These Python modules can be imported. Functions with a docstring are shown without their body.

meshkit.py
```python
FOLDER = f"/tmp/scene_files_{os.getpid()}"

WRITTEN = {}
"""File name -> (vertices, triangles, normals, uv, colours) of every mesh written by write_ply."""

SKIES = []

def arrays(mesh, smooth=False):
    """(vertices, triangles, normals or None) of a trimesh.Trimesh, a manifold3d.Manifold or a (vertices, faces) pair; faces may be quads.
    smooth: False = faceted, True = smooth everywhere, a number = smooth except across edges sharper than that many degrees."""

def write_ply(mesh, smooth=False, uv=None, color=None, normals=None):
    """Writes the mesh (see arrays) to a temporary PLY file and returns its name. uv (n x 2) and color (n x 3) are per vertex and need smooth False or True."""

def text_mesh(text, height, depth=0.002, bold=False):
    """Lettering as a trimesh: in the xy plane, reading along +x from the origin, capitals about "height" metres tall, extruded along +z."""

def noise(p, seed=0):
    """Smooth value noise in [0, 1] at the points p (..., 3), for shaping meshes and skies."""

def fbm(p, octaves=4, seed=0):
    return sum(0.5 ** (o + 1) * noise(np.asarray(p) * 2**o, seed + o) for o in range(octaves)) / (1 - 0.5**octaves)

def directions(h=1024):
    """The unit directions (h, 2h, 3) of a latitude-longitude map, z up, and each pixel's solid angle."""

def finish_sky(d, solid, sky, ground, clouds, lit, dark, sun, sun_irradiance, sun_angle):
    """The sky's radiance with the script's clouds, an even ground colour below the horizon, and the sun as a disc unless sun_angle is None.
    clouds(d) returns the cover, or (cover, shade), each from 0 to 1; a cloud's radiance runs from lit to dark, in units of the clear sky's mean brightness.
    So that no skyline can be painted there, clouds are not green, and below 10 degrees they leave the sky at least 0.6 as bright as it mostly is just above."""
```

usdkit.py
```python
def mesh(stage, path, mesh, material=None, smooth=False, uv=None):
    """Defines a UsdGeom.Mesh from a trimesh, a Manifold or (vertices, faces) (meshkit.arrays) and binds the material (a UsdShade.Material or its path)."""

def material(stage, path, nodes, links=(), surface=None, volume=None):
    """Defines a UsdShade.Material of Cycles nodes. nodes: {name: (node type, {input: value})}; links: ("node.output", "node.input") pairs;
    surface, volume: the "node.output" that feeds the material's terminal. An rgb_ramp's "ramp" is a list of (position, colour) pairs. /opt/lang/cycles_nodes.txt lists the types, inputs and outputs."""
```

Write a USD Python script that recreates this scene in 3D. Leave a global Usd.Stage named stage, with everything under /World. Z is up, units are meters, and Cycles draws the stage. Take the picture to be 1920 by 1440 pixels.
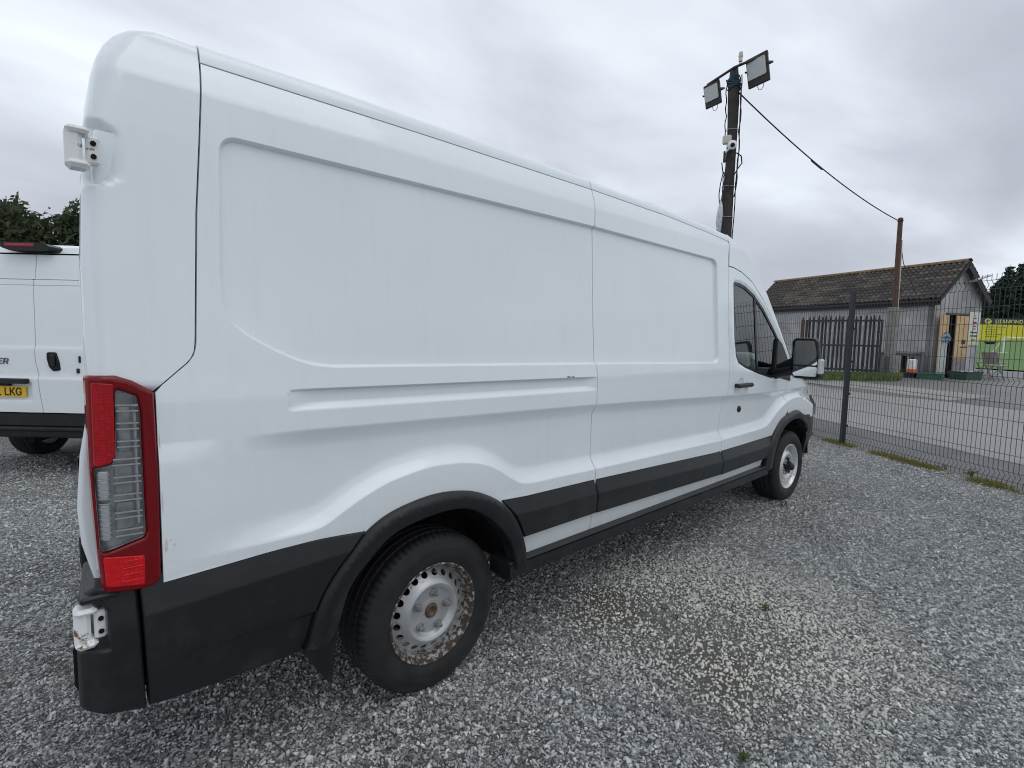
import math, re
import numpy as np
import trimesh, shapely, manifold3d as m3
from shapely.geometry import Polygon, LineString, Point, box as sbox
from scipy.spatial import Delaunay
from pxr import Usd, UsdGeom, UsdLux, UsdShade, Gf, Sdf, Vt
import usdkit, meshkit

stage = Usd.Stage.CreateInMemory()
UsdGeom.SetStageUpAxis(stage, 'Z')
UsdGeom.SetStageMetersPerUnit(stage, 1.0)
UsdGeom.Xform.Define(stage, '/World')
UsdGeom.Scope.Define(stage, '/World/Looks')

# ------------------------------------------------------------------ camera
EYE = np.array([-1.293, -2.808, 1.552])
YAW, PITCH, ROLL, FPX = .814, -.087, .021, 990.2
_f = np.array([math.cos(YAW)*math.cos(PITCH), math.sin(YAW)*math.cos(PITCH), math.sin(PITCH)])
_r = np.cross(_f, [0, 0, 1]); _r /= np.linalg.norm(_r); _u = np.cross(_r, _f)
RIGHT = math.cos(ROLL)*_r + math.sin(ROLL)*_u
UP = -math.sin(ROLL)*_r + math.cos(ROLL)*_u
cam = UsdGeom.Camera.Define(stage, '/World/camera')
cam.CreateHorizontalApertureAttr(36.0)
cam.CreateVerticalApertureAttr(27.0)
cam.CreateFocalLengthAttr(36.0*FPX/1920)
cam.CreateClippingRangeAttr(Gf.Vec2f(.05, 5000))
cam.AddTransformOp().Set(Gf.Matrix4d(*RIGHT, 0, *UP, 0, *(-_f), 0, *EYE, 1))
cam.CreateExposureAttr(0.17)

# ------------------------------------------------------------------ sky and sun (overcast)
SUN_DIR = np.array([.05, -.45, .89]); SUN_DIR /= np.linalg.norm(SUN_DIR)
sky_mat = usdkit.material(stage, '/World/Looks/overcast_sky', {
    'tc': ('texture_coordinate', {}),
    'sep': ('separate_xyz', {}),
    'zc': ('math', {'math_type': 'maximum', 'value2': 0.0}),
    'zz': ('math', {'math_type': 'add', 'value2': .22}),
    'dx': ('math', {'math_type': 'divide'}), 'dy': ('math', {'math_type': 'divide'}),
    'cmb': ('combine_xyz', {'z': 0.0}),
    'mp': ('mapping', {'rotation': (0, 0, .35), 'scale': (.62, 1.0, 1.0), 'location': (.4, 6.3, 0)}),
    'n1': ('noise_texture', {'scale': .95, 'detail': 7.0, 'roughness': .50, 'distortion': .35}),
    'ramp': ('rgb_ramp', {'ramp': [(.30, (4.5, 4.75, 5.4)), (.43, (5.6, 5.95, 6.7)), (.54, (7.4, 7.9, 8.65)), (.66, (9.5, 10.0, 10.4))]}),
    'sky': ('sky_texture', {'sky_type': 'single_scattering', 'sun_disc': False, 'sun_elevation': math.asin(SUN_DIR[2]), 'sun_rotation': math.atan2(SUN_DIR[0], SUN_DIR[1])}),
    'mix': ('mix_color', {'fac': .93}),
    'bg': ('background_shader', {'strength': .1})},
    [('tc.generated', 'sep.vector'), ('sep.z', 'zc.value1'), ('zc.value', 'zz.value1'), ('sep.x', 'dx.value1'), ('zz.value', 'dx.value2'),
     ('sep.y', 'dy.value1'), ('zz.value', 'dy.value2'), ('dx.value', 'cmb.x'), ('dy.value', 'cmb.y'), ('cmb.vector', 'mp.vector'), ('mp.vector', 'n1.vector'),
     ('n1.fac', 'ramp.fac'), ('sky.color', 'mix.a'), ('ramp.color', 'mix.b'), ('mix.result', 'bg.color')], surface='bg.background')
dome = UsdLux.DomeLight.Define(stage, '/World/sky')
UsdShade.MaterialBindingAPI.Apply(dome.GetPrim()).Bind(sky_mat)
dome.GetPrim().SetCustomDataByKey('kind', 'structure')
sun = UsdLux.DistantLight.Define(stage, '/World/sun')
sun.CreateIntensityAttr(.14); sun.CreateAngleAttr(50.0); sun.CreateColorAttr(Gf.Vec3f(1.0, .975, .94))
sun.GetPrim().CreateAttribute('inputs:normalize', Sdf.ValueTypeNames.Bool).Set(True)
_z = SUN_DIR; _x = np.cross([0, 0, 1], _z); _x /= np.linalg.norm(_x); _y = np.cross(_z, _x)
sun.AddTransformOp().Set(Gf.Matrix4d(*_x, 0, *_y, 0, *_z, 0, 0, 0, 50, 1))

# ------------------------------------------------------------------ helpers
rng = np.random.default_rng(7)
USED = {}


def unique(parent, name):
    k = (parent, name); n = USED.get(k, -1) + 1; USED[k] = n
    return f'{parent}/{name}' if n == 0 else f'{parent}/{name}_{n:03d}'


def custom(prim, label=None, cat=None, group=None, kind=None):
    for k, v in (('label', label), ('category', cat), ('group', group), ('kind', kind)):
        if v: prim.SetCustomDataByKey(k, v)
    return prim


def path_of(p):
    return p if isinstance(p, str) else str(p.GetPath())


def obj(name, mesh, mat, parent='/World', smooth=30, label=None, cat=None, group=None, kind=None):
    p = unique(path_of(parent), name)
    m = usdkit.mesh(stage, p, mesh, MAT[mat], smooth=smooth)
    return custom(m.GetPrim(), label, cat, group, kind)


def thing(name, label=None, cat=None, loc=(0, 0, 0), rotz=0, group=None, parent='/World'):
    x = UsdGeom.Xform.Define(stage, unique(path_of(parent), name))
    x.AddTranslateOp().Set(Gf.Vec3d(*map(float, loc)))
    if rotz: x.AddRotateZOp().Set(math.degrees(rotz))
    return custom(x.GetPrim(), label, cat, group)


def ref(src, name, parent, loc=(0, 0, 0), rotz=0, inst=True, label=None, cat=None, group=None, scale=None):
    x = UsdGeom.Xform.Define(stage, unique(path_of(parent), name))
    x.GetPrim().GetReferences().AddInternalReference(src.GetPath())
    x.ClearXformOpOrder()
    x.AddTranslateOp().Set(Gf.Vec3d(*map(float, loc)))
    x.AddRotateZOp().Set(math.degrees(rotz))
    if scale: x.AddScaleOp().Set(Gf.Vec3f(*scale))
    if inst: x.GetPrim().SetInstanceable(True)
    return custom(x.GetPrim(), label, cat, group)


def J(*ms):
    ms = [m for m in (ms[0] if len(ms) == 1 and isinstance(ms[0], list) else ms)]
    return trimesh.util.concatenate([to_tm(m) for m in ms])


def to_tm(m):
    if hasattr(m, 'to_mesh'):
        q = m.to_mesh(); return trimesh.Trimesh(np.array(q.vert_properties[:, :3]), np.array(q.tri_verts), process=False)
    if isinstance(m, tuple):
        v, f, _ = meshkit.arrays(m); return trimesh.Trimesh(v, f, process=False)
    return m


def hull(pts):
    h = trimesh.convex.convex_hull(np.asarray(pts, float)); return h


def bx(size, c=(0, 0, 0), b=0.0, rot=None):
    s = np.array(size, float)/2
    if b <= 0:
        m = trimesh.creation.box(2*s)
    else:
        b = min(b, s.min()*.9); P = []
        for sx in (-1, 1):
            for sy in (-1, 1):
                for sz in (-1, 1):
                    for k in range(3):
                        d = np.array([b, b, b]); d[k] = 0
                        P.append(np.array([sx, sy, sz])*(s - d))
        m = hull(P)
    if rot is not None: m.apply_transform(rot)
    m.apply_translation(c); return m


def rotm(ax, a):
    return trimesh.transformations.rotation_matrix(a, ax)


def tube(pts, r, n=8, cap=True):
    P = np.asarray(pts, float); R = np.broadcast_to(np.asarray(r, float), (len(P),))
    t = np.gradient(P, axis=0); t /= np.linalg.norm(t, axis=1, keepdims=True)
    a = np.array([0, 0, 1.0]) if abs(t[0][2]) < .9 else np.array([1.0, 0, 0])
    u = np.cross(t[0], a); u /= np.linalg.norm(u); V = []; ang = np.arange(n)/n*2*np.pi
    for i in range(len(P)):
        u = u - t[i]*(u @ t[i]); u /= np.linalg.norm(u); w = np.cross(t[i], u)
        V.append(P[i] + R[i]*(np.cos(ang)[:, None]*u + np.sin(ang)[:, None]*w))
    V = np.vstack(V); F = []
    for i in range(len(P)-1):
        for k in range(n):
            a0, b0 = i*n+k, i*n+(k+1) % n
            F += [[a0, b0, b0+n], [a0, b0+n, a0+n]]
    if cap:
        o = (len(P)-1)*n
        F += [[0, k+1, k] for k in range(1, n-1)] + [[o, o+k, o+k+1] for k in range(1, n-1)]
    return trimesh.Trimesh(V, F, process=False)


def cyl(a, b, r, n=12, r2=None):
    return tube([a, b], [r, r if r2 is None else r2], n)


def lathe(prof, n=64, closed=False):
    """prof rows (radius, w): revolved about the Y axis, w goes along +y."""
    p = np.asarray(prof, float); k = len(p); a = np.arange(n)/n*2*np.pi
    V = np.stack([p[None, :, 0]*np.cos(a)[:, None], np.broadcast_to(p[None, :, 1], (n, k)), p[None, :, 0]*np.sin(a)[:, None]], -1).reshape(-1, 3)
    F = []
    for i in range(n):
        j = (i+1) % n
        for q in range(k if closed else k-1):
            q2 = (q+1) % k
            F += [[i*k+q, i*k+q2, j*k+q2], [i*k+q, j*k+q2, j*k+q]]
    m = trimesh.Trimesh(V, F, process=False); return m


def prism_xz(poly, y0, y1):
    """polygon (x, z) extruded from y0 to y1."""
    p = poly if isinstance(poly, Polygon) else Polygon(poly)
    m = trimesh.creation.extrude_polygon(p, abs(y1-y0), engine='earcut')
    v = m.vertices.copy(); m.vertices = np.stack([v[:, 0], max(y0, y1)-v[:, 2], v[:, 1]], -1)
    return m


def ext_yz(poly, x0, x1):
    """polygon (y, z) extruded along x."""
    m = trimesh.creation.extrude_polygon(Polygon(poly), abs(x1-x0), engine='earcut')
    v = m.vertices.copy(); m.vertices = np.stack([min(x0, x1)+v[:, 2], v[:, 0], v[:, 1]], -1)
    return m


def resample(P, step, closed=False):
    P = np.asarray(P, float)
    if closed: P = np.vstack([P, P[:1]])
    out = []
    for a, b in zip(P[:-1], P[1:]):
        n = max(1, int(math.ceil(np.linalg.norm(b-a)/step)))
        out.append(a + (b-a)*(np.arange(n)/n)[:, None])
    out = np.vstack(out)
    return out if closed else np.vstack([out, P[-1:]])


def round_poly(poly, r):
    p = Polygon(poly) if not isinstance(poly, Polygon) else poly
    return p.buffer(-r, quad_segs=6).buffer(2*r, quad_segs=6).buffer(-r, quad_segs=6)


def panel(poly, f, step=.03, rnd=0.0, flange=.02, lines=(), bstep=.012, thick=None):
    """A sheet whose outline is poly in (x, z) and whose surface is y = -f(x, z), with a rounded border and an edge turned inward."""
    poly = poly if isinstance(poly, Polygon) else Polygon(poly)
    if not poly.is_valid: poly = poly.buffer(0)
    rings = [resample(np.array(g.coords)[:-1], bstep, True) for g in [poly.exterior, *poly.interiors]]
    C = list(rings)
    if rnd:
        for d in (.3*rnd, .65*rnd, rnd):
            q = poly.buffer(-d)
            for g in getattr(q, 'geoms', [q]):
                if not g.is_empty: C.append(resample(np.array(g.exterior.coords)[:-1], bstep, True))
    for l in lines:
        L = resample(l, bstep)
        L = L[shapely.contains_xy(poly.buffer(-.004), L[:, 0], L[:, 1])]
        if len(L): C.append(L)
    con = np.vstack(C)
    x0, z0, x1, z1 = poly.bounds
    gx, gz = np.meshgrid(np.arange(x0, x1, step), np.arange(z0, z1, step))
    G = np.stack([gx.ravel(), gz.ravel()], -1) + .0007*np.random.default_rng(1).standard_normal((gx.size, 2))
    G = G[shapely.contains_xy(poly.buffer(-.35*step), G[:, 0], G[:, 1])]
    if len(G):
        from scipy.spatial import cKDTree
        G = G[cKDTree(con).query(G)[0] > .45*step]
    P = np.vstack([con, G]) if len(G) else con
    P = P[np.unique(np.round(P, 5), axis=0, return_index=True)[1]]
    T = Delaunay(P).simplices
    cc = P[T].mean(1)
    a = P[T]; area = np.abs(np.cross(a[:, 1]-a[:, 0], a[:, 2]-a[:, 0]))
    T = T[shapely.contains_xy(poly, cc[:, 0], cc[:, 1]) & (area > 1e-9)]
    drop = np.zeros(len(P))

    def dropf(Q):
        if not rnd: return np.zeros(len(Q))
        d = np.minimum(shapely.distance(shapely.points(Q), poly.boundary), rnd)
        return rnd - np.sqrt(np.maximum(rnd**2-(rnd-d)**2, 0))
    y = -(f(P[:, 0], P[:, 1]) - dropf(P))
    V = np.stack([P[:, 0], y, P[:, 1]], -1)
    # orient outward (-y)
    n = np.cross(V[T[:, 1]]-V[T[:, 0]], V[T[:, 2]]-V[T[:, 0]])
    T[n[:, 1] > 0] = T[n[:, 1] > 0][:, ::-1]
    parts = [trimesh.Trimesh(V, T, process=False)]
    for R in rings:
        yy = -(f(R[:, 0], R[:, 1]) - dropf(R))
        A = np.stack([R[:, 0], yy, R[:, 1]], -1); B = A + [0, flange, 0]; k = len(R); i = np.arange(k); j = (i+1) % k
        F = np.vstack([np.stack([i, j, j+k], -1), np.stack([i, j+k, i+k], -1)])
        q = trimesh.Trimesh(np.vstack([A, B]), F, process=False)
        c = np.array(R); s = np.sum(c[:, 0]*np.roll(c[:, 1], -1)-np.roll(c[:, 0], -1)*c[:, 1])
        if s > 0: q.invert()
        parts.append(q)
    return trimesh.util.concatenate(parts)


def mirror(m):
    v = np.array(m.vertices)*[1, -1, 1]; return trimesh.Trimesh(v, np.array(m.faces)[:, ::-1], process=False)


def sm(x, a, b):
    t = np.clip((np.asarray(x, float)-a)/(b-a), 0, 1); return t*t*(3-2*t)


# ------------------------------------------------------------------ materials
MAT = {}


def plain(name, col, rough=.5, metal=0, spec=.5, coat=0, vary=0, vscale=8, bump=0, bscale=60, **kw):
    """One base colour with a little noise in tone, roughness and relief."""
    nodes = {'p': ('principled_bsdf', {'roughness': rough, 'metallic': metal, 'specular_ior_level': spec, 'coat_weight': coat, 'base_color': col, **kw})}
    links = []
    if vary or bump:
        nodes['tc'] = ('texture_coordinate', {})
    if vary:
        nodes['n'] = ('noise_texture', {'scale': vscale, 'detail': 5.0, 'roughness': .6})
        nodes['r'] = ('rgb_ramp', {'ramp': [(.25, tuple(c*(1-vary) for c in col)), (.75, tuple(min(1, c*(1+vary)) for c in col))]})
        links += [('tc.object', 'n.vector'), ('n.fac', 'r.fac'), ('r.color', 'p.base_color')]
    if bump:
        nodes['bn'] = ('noise_texture', {'scale': bscale, 'detail': 4.0})
        nodes['b'] = ('bump', {'strength': bump, 'distance': .01})
        links += [('tc.object', 'bn.vector'), ('bn.fac', 'b.height'), ('b.normal', 'p.normal')]
    MAT[name] = usdkit.material(stage, '/World/Looks/' + name, nodes, links, surface='p.BSDF')


# van paint: white with thin road film low down
MAT['white_paint'] = usdkit.material(stage, '/World/Looks/white_paint', {
    'g': ('texture_coordinate', {}), 's': ('separate_xyz', {}),
    'mr': ('map_range', {'from_min': 1.05, 'from_max': .42, 'to_max': .75, 'clamp': True}),
    'n': ('noise_texture', {'scale': 6.0, 'detail': 8.0, 'roughness': .68}),
    'mul': ('math', {'math_type': 'multiply'}), 'add': ('math', {'math_type': 'add'}),
    'stm': ('mapping', {'scale': (26.0, 26.0, 1.3)}), 'st': ('noise_texture', {'scale': 1.0, 'detail': 5.0, 'roughness': .6}), 'str': ('map_range', {'from_min': .52, 'from_max': .80, 'to_max': .085, 'clamp': True}),
    'n2': ('noise_texture', {'scale': 1.7, 'detail': 4.0}),
    'base': ('rgb_ramp', {'ramp': [(.3, (.690, .742, .760)), (.7, (.725, .775, .792))]}),
    'mix': ('mix_color', {'b': (.43, .42, .39)}),
    'rr': ('map_range', {'from_min': .3, 'from_max': .7, 'to_min': .035, 'to_max': .12}),
    'pn': ('noise_texture', {'scale': 3.2, 'detail': 2.0}), 'bp': ('bump', {'strength': .12, 'distance': .012}),
    'p': ('principled_bsdf', {'roughness': .42, 'coat_weight': 1.0})},
    [('g.object', 's.vector'), ('g.object', 'n.vector'), ('g.object', 'n2.vector'), ('g.object', 'pn.vector'), ('g.object', 'stm.vector'), ('stm.vector', 'st.vector'), ('st.fac', 'str.value'), ('s.z', 'mr.value'), ('mr.result', 'mul.value1'), ('n.fac', 'mul.value2'),
     ('mul.value', 'add.value1'), ('str.result', 'add.value2'), ('n2.fac', 'base.fac'), ('base.color', 'mix.a'), ('add.value', 'mix.fac'), ('mix.result', 'p.base_color'), ('n.fac', 'rr.value'), ('rr.result', 'p.coat_roughness'),
     ('pn.fac', 'bp.height'), ('bp.normal', 'p.coat_normal')], surface='p.BSDF')
plain('white_paint_far', (.74, .775, .785), .3, coat=.3, vary=.03, vscale=2)
MAT['black_plastic'] = usdkit.material(stage, '/World/Looks/black_plastic', {
    'tc': ('texture_coordinate', {}), 's': ('separate_xyz', {}), 'mr': ('map_range', {'from_min': .95, 'from_max': .38, 'to_min': .10, 'to_max': 1.0, 'clamp': True}),
    'n': ('noise_texture', {'scale': 7.0, 'detail': 8.0, 'roughness': .72}), 'nr': ('map_range', {'from_min': .48, 'from_max': .82, 'to_max': .32, 'clamp': True}), 'mul': ('math', {'math_type': 'multiply'}),
    'sc': ('noise_texture', {'scale': 900.0, 'detail': 2.0}), 'b': ('bump', {'strength': .14, 'distance': .01}), 'mix': ('mix_color', {'a': (.0060, .0072, .0088), 'b': (.085, .082, .074)}),
    'ro': ('map_range', {'to_min': .36, 'to_max': .7}), 'p': ('principled_bsdf', {'specular_ior_level': .36})},
    [('tc.object', 's.vector'), ('tc.object', 'n.vector'), ('tc.object', 'sc.vector'), ('s.z', 'mr.value'), ('n.fac', 'nr.value'), ('mr.result', 'mul.value1'), ('nr.result', 'mul.value2'), ('mul.value', 'mix.fac'), ('mix.result', 'p.base_color'),
     ('mul.value', 'ro.value'), ('ro.result', 'p.roughness'), ('sc.fac', 'b.height'), ('b.normal', 'p.normal')], surface='p.BSDF')
plain('black_gloss', (.008, .008, .009), .22, spec=.25)
plain('dark_gap', (.012, .012, .013), .8, spec=.1)
plain('underbody', (.018, .017, .016), .85, spec=.2, vary=.4, vscale=12)
plain('tyre_rubber', (.014, .014, .0145), .62, spec=.35, vary=.55, vscale=9, bump=.1, bscale=260)
plain('seat_cloth', (.10, .105, .11), .9, vary=.2, vscale=30)
plain('pale_cloth', (.62, .66, .64), .8, vary=.1)
plain('dashboard', (.035, .036, .038), .6)
plain('mirror_silver', (.74, .77, .77), .03, metal=1)
plain('chrome', (.75, .76, .77), .18, metal=1)
plain('orange_plastic', (.75, .18, .03), .45)
plain('steel_bolt', (.33, .33, .33), .38, metal=.8, vary=.3, vscale=60)
plain('fence_steel', (.012, .015, .022), .42, spec=.5, vary=.15, vscale=20)
plain('gate_steel', (.015, .016, .017), .6, vary=.4, vscale=8)
plain('concrete_post', (.20, .195, .18), .9, vary=.35, vscale=5, bump=.5, bscale=40)
plain('tar_pole', (.030, .026, .024), .85, vary=.5, vscale=7, bump=.6, bscale=22)
plain('blue_rope', (.02, .055, .085), .8, vary=.3, vscale=60)
plain('cable_black', (.010, .010, .011), .6)
plain('foil', (.45, .47, .50), .35, metal=.5, vary=.3, vscale=20, bump=.6, bscale=25)
plain('camera_white', (.72, .74, .74), .35)
plain('box_cream', (.50, .48, .41), .6, vary=.12)
plain('fascia_black', (.014, .014, .015), .6)
plain('bitumen_felt', (.03, .028, .026), .9)
plain('door_wood', (.52, .36, .19), .75, vary=.22, vscale=3.5)
plain('door_pale', (.44, .46, .44), .6, vary=.12, vscale=3)
plain('door_grey', (.22, .21, .20), .8, vary=.3, vscale=5)
plain('frame_wood', (.10, .08, .06), .8)
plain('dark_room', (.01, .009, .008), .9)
plain('sign_white', (.62, .63, .58), .5, vary=.1, vscale=2)
plain('sign_yellowed', (.60, .58, .36), .5, vary=.1, vscale=3)
plain('sign_red', (.30, .05, .07), .5)
plain('sign_ink', (.05, .05, .05), .5)
plain('board_yellow', (.62, .55, .02), .5, vary=.06, vscale=1)
plain('board_navy', (.03, .022, .05), .5)
plain('board_text', (.60, .56, .16), .5)
plain('goal_white', (.75, .75, .73), .45)
plain('tub_green', (.025, .12, .08), .45, vary=.2)
plain('crate_green', (.018, .055, .035), .5, vary=.25)
plain('hutch_wood', (.13, .135, .13), .85, vary=.35, vscale=6)
plain('can_white', (.72, .72, .70), .35)
MAT['rag_blue'] = usdkit.material(stage, '/World/Looks/rag_blue', {'tc': ('texture_coordinate', {}), 'n': ('noise_texture', {'scale': 11.0, 'detail': 3.0}), 'r': ('rgb_ramp', {'ramp': [(.38, (.06, .13, .20)), (.5, (.20, .31, .40)), (.6, (.58, .60, .60))]}), 'p': ('principled_bsdf', {'roughness': .95})},
                                   [('tc.object', 'n.vector'), ('n.fac', 'r.fac'), ('r.color', 'p.base_color')], surface='p.BSDF')
plain('chair_plastic', (.30, .27, .25), .55, vary=.2)
plain('chair_metal', (.30, .30, .29), .4, metal=.6)
plain('plate_yellow', (.78, .46, .015), .42, vary=.05)
plain('plate_ink', (.010, .010, .010), .5)
plain('badge_grey', (.10, .105, .11), .35, metal=.3)
plain('trunk_bark', (.07, .055, .04), .9, vary=.35, vscale=9)
plain('lamp_housing', (.010, .010, .011), .45)
plain('lamp_rim', (.52, .50, .42), .5)
plain('galvanised', (.42, .43, .44), .4, metal=.7)
plain('red_led', (.22, .012, .02), .3)
plain('weathered_hinge', (.70, .71, .70), .4, vary=.06)
plain('kerb_stone', (.28, .275, .26), .9, vary=.25, vscale=5)
plain('rock', (.12, .125, .13), .85, vary=.3, vscale=30)

# paint chipped to rust (hinges, rail edge)
def rusty(name, paint, rust1=(.085, .055, .034), rust2=(.030, .018, .012), lo=.52, hi=.60, scale=14, rough=.4, metal=0, radial=None):
    nodes = {'tc': ('texture_coordinate', {}), 'n': ('noise_texture', {'scale': scale, 'detail': 8.0, 'roughness': .68}),
             'n2': ('noise_texture', {'scale': scale*4, 'detail': 5.0}), 'rc': ('rgb_ramp', {'ramp': [(.3, rust2), (.7, rust1)]}),
             'm': ('map_range', {'from_min': lo, 'from_max': hi, 'clamp': True}), 'n3': ('noise_texture', {'scale': 6.0, 'detail': 3.0}),
             'pc': ('rgb_ramp', {'ramp': [(.3, tuple(.85*c for c in paint)), (.7, tuple(min(1, 1.1*c) for c in paint))]}),
             'mix': ('mix_color', {}), 'inv': ('map_range', {'from_min': 0.0, 'from_max': 1.0, 'to_min': metal, 'to_max': 0.0}),
             'ro': ('map_range', {'from_min': 0.0, 'from_max': 1.0, 'to_min': rough, 'to_max': .9}), 'p': ('principled_bsdf', {}),
             'b': ('bump', {'strength': .35, 'distance': .004})}
    links = [('tc.object', 'n.vector'), ('tc.object', 'n2.vector'), ('tc.object', 'n3.vector'), ('n2.fac', 'rc.fac'), ('n3.fac', 'pc.fac'), ('m.result', 'mix.fac'), ('pc.color', 'mix.a'),
             ('rc.color', 'mix.b'), ('mix.result', 'p.base_color'), ('m.result', 'inv.value'), ('inv.result', 'p.metallic'), ('m.result', 'ro.value'), ('ro.result', 'p.roughness'),
             ('m.result', 'b.height'), ('b.normal', 'p.normal')]
    if radial:  # rust gathers near certain radii of the wheel: stops of (radius in m, amount)
        nodes |= {'s': ('separate_xyz', {}), 'xx': ('math', {'math_type': 'multiply'}), 'zz': ('math', {'math_type': 'multiply'}), 'ad': ('math', {'math_type': 'add'}),
                  'sq': ('math', {'math_type': 'sqrt'}), 'sc': ('math', {'math_type': 'multiply', 'value2': 1/.25}), 'ra': ('rgb_ramp', {'ramp': [(r/.25, (a, a, a)) for r, a in radial]}),
                  'bw': ('rgb_to_bw', {}), 'sum': ('math', {'math_type': 'add'})}
        links += [('tc.object', 's.vector'), ('s.x', 'xx.value1'), ('s.x', 'xx.value2'), ('s.z', 'zz.value1'), ('s.z', 'zz.value2'), ('xx.value', 'ad.value1'), ('zz.value', 'ad.value2'),
                  ('ad.value', 'sq.value1'), ('sq.value', 'sc.value1'), ('sc.value', 'ra.fac'), ('ra.color', 'bw.color'), ('bw.val', 'sum.value1'), ('n.fac', 'sum.value2'), ('sum.value', 'm.value')]
    else:
        links.append(('n.fac', 'm.value'))
    MAT[name] = usdkit.material(stage, '/World/Looks/' + name, nodes, links, surface='p.BSDF')


rusty('wheel_rust', (.42, .43, .43), lo=.56, hi=.66, scale=44, rough=.36, metal=.5,
      radial=[(0, -.2), (.05, -.06), (.07, -.10), (.12, -.13), (.14, -.08), (.165, .015), (.18, -.03), (.19, .04), (.2, .15), (.212, .19), (.222, .14), (.25, .1)])
rusty('wheel_clean', (.60, .61, .61), lo=.66, hi=.72, scale=30, rough=.34, metal=.5, radial=[(0, -.1), (.15, 0), (.2, .06), (.25, .05)])
rusty('hub_rust', (.16, .10, .06), lo=.40, hi=.55, scale=40, rough=.8)
rusty('hinge_paint', (.72, .73, .72), rust1=(.24, .11, .03), lo=.60, hi=.66, scale=24)
rusty('rust_pole', (.075, .045, .036), rust1=(.13, .062, .038), rust2=(.055, .028, .020), lo=.35, hi=.6, scale=6, rough=.8)
rusty('chip_rust', (.75, .76, .74), lo=.47, hi=.53, scale=90)


def lens(name, col, rough=.06, bump=.5, stripes=60, dark=None, emis=0):
    MAT[name] = usdkit.material(stage, '/World/Looks/' + name, {
        'tc': ('texture_coordinate', {}), 'w': ('brick_texture', {'scale': 1.0, 'offset': 0.0, 'color1': col, 'color2': tuple(.72*c for c in col), 'mortar': dark or tuple(.35*c for c in col),
                                                   'brick_width': 1/stripes*1.3, 'row_height': 1/stripes, 'mortar_size': .0012, 'mortar_smooth': .4}),
        'mp': ('mapping', {'rotation': (math.pi/2, 0, 0)}), 'b': ('bump', {'strength': bump, 'distance': .003}),
        'p': ('principled_bsdf', {'roughness': .30, 'specular_ior_level': .22, 'coat_weight': .35, 'coat_roughness': rough})},
        [('tc.object', 'mp.vector'), ('mp.vector', 'w.vector'), ('w.color', 'p.base_color'), ('w.fac', 'b.height'), ('b.normal', 'p.normal')], surface='p.BSDF')


plain('lens_red_dark', (.14, .001, .004), .06, spec=.4)
plain('rib_white', (.88, .88, .89), .25)
plain('reflector', (.43, .44, .45), .22, metal=.25, vary=.35, vscale=30, bump=.15, bscale=40)
plain('reflector_bright', (.74, .75, .76), .25, metal=.2)
plain('bulb_glass', (.30, .29, .27), .15)
lens('lens_red_inner', (.40, .002, .008), stripes=110, dark=(.30, .001, .006))
lens('lens_red_bright', (.66, .004, .010), stripes=120, dark=(.5, .003, .008))
lens('lens_clear', (.34, .35, .36), stripes=13, dark=(.16, .17, .18))

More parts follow.
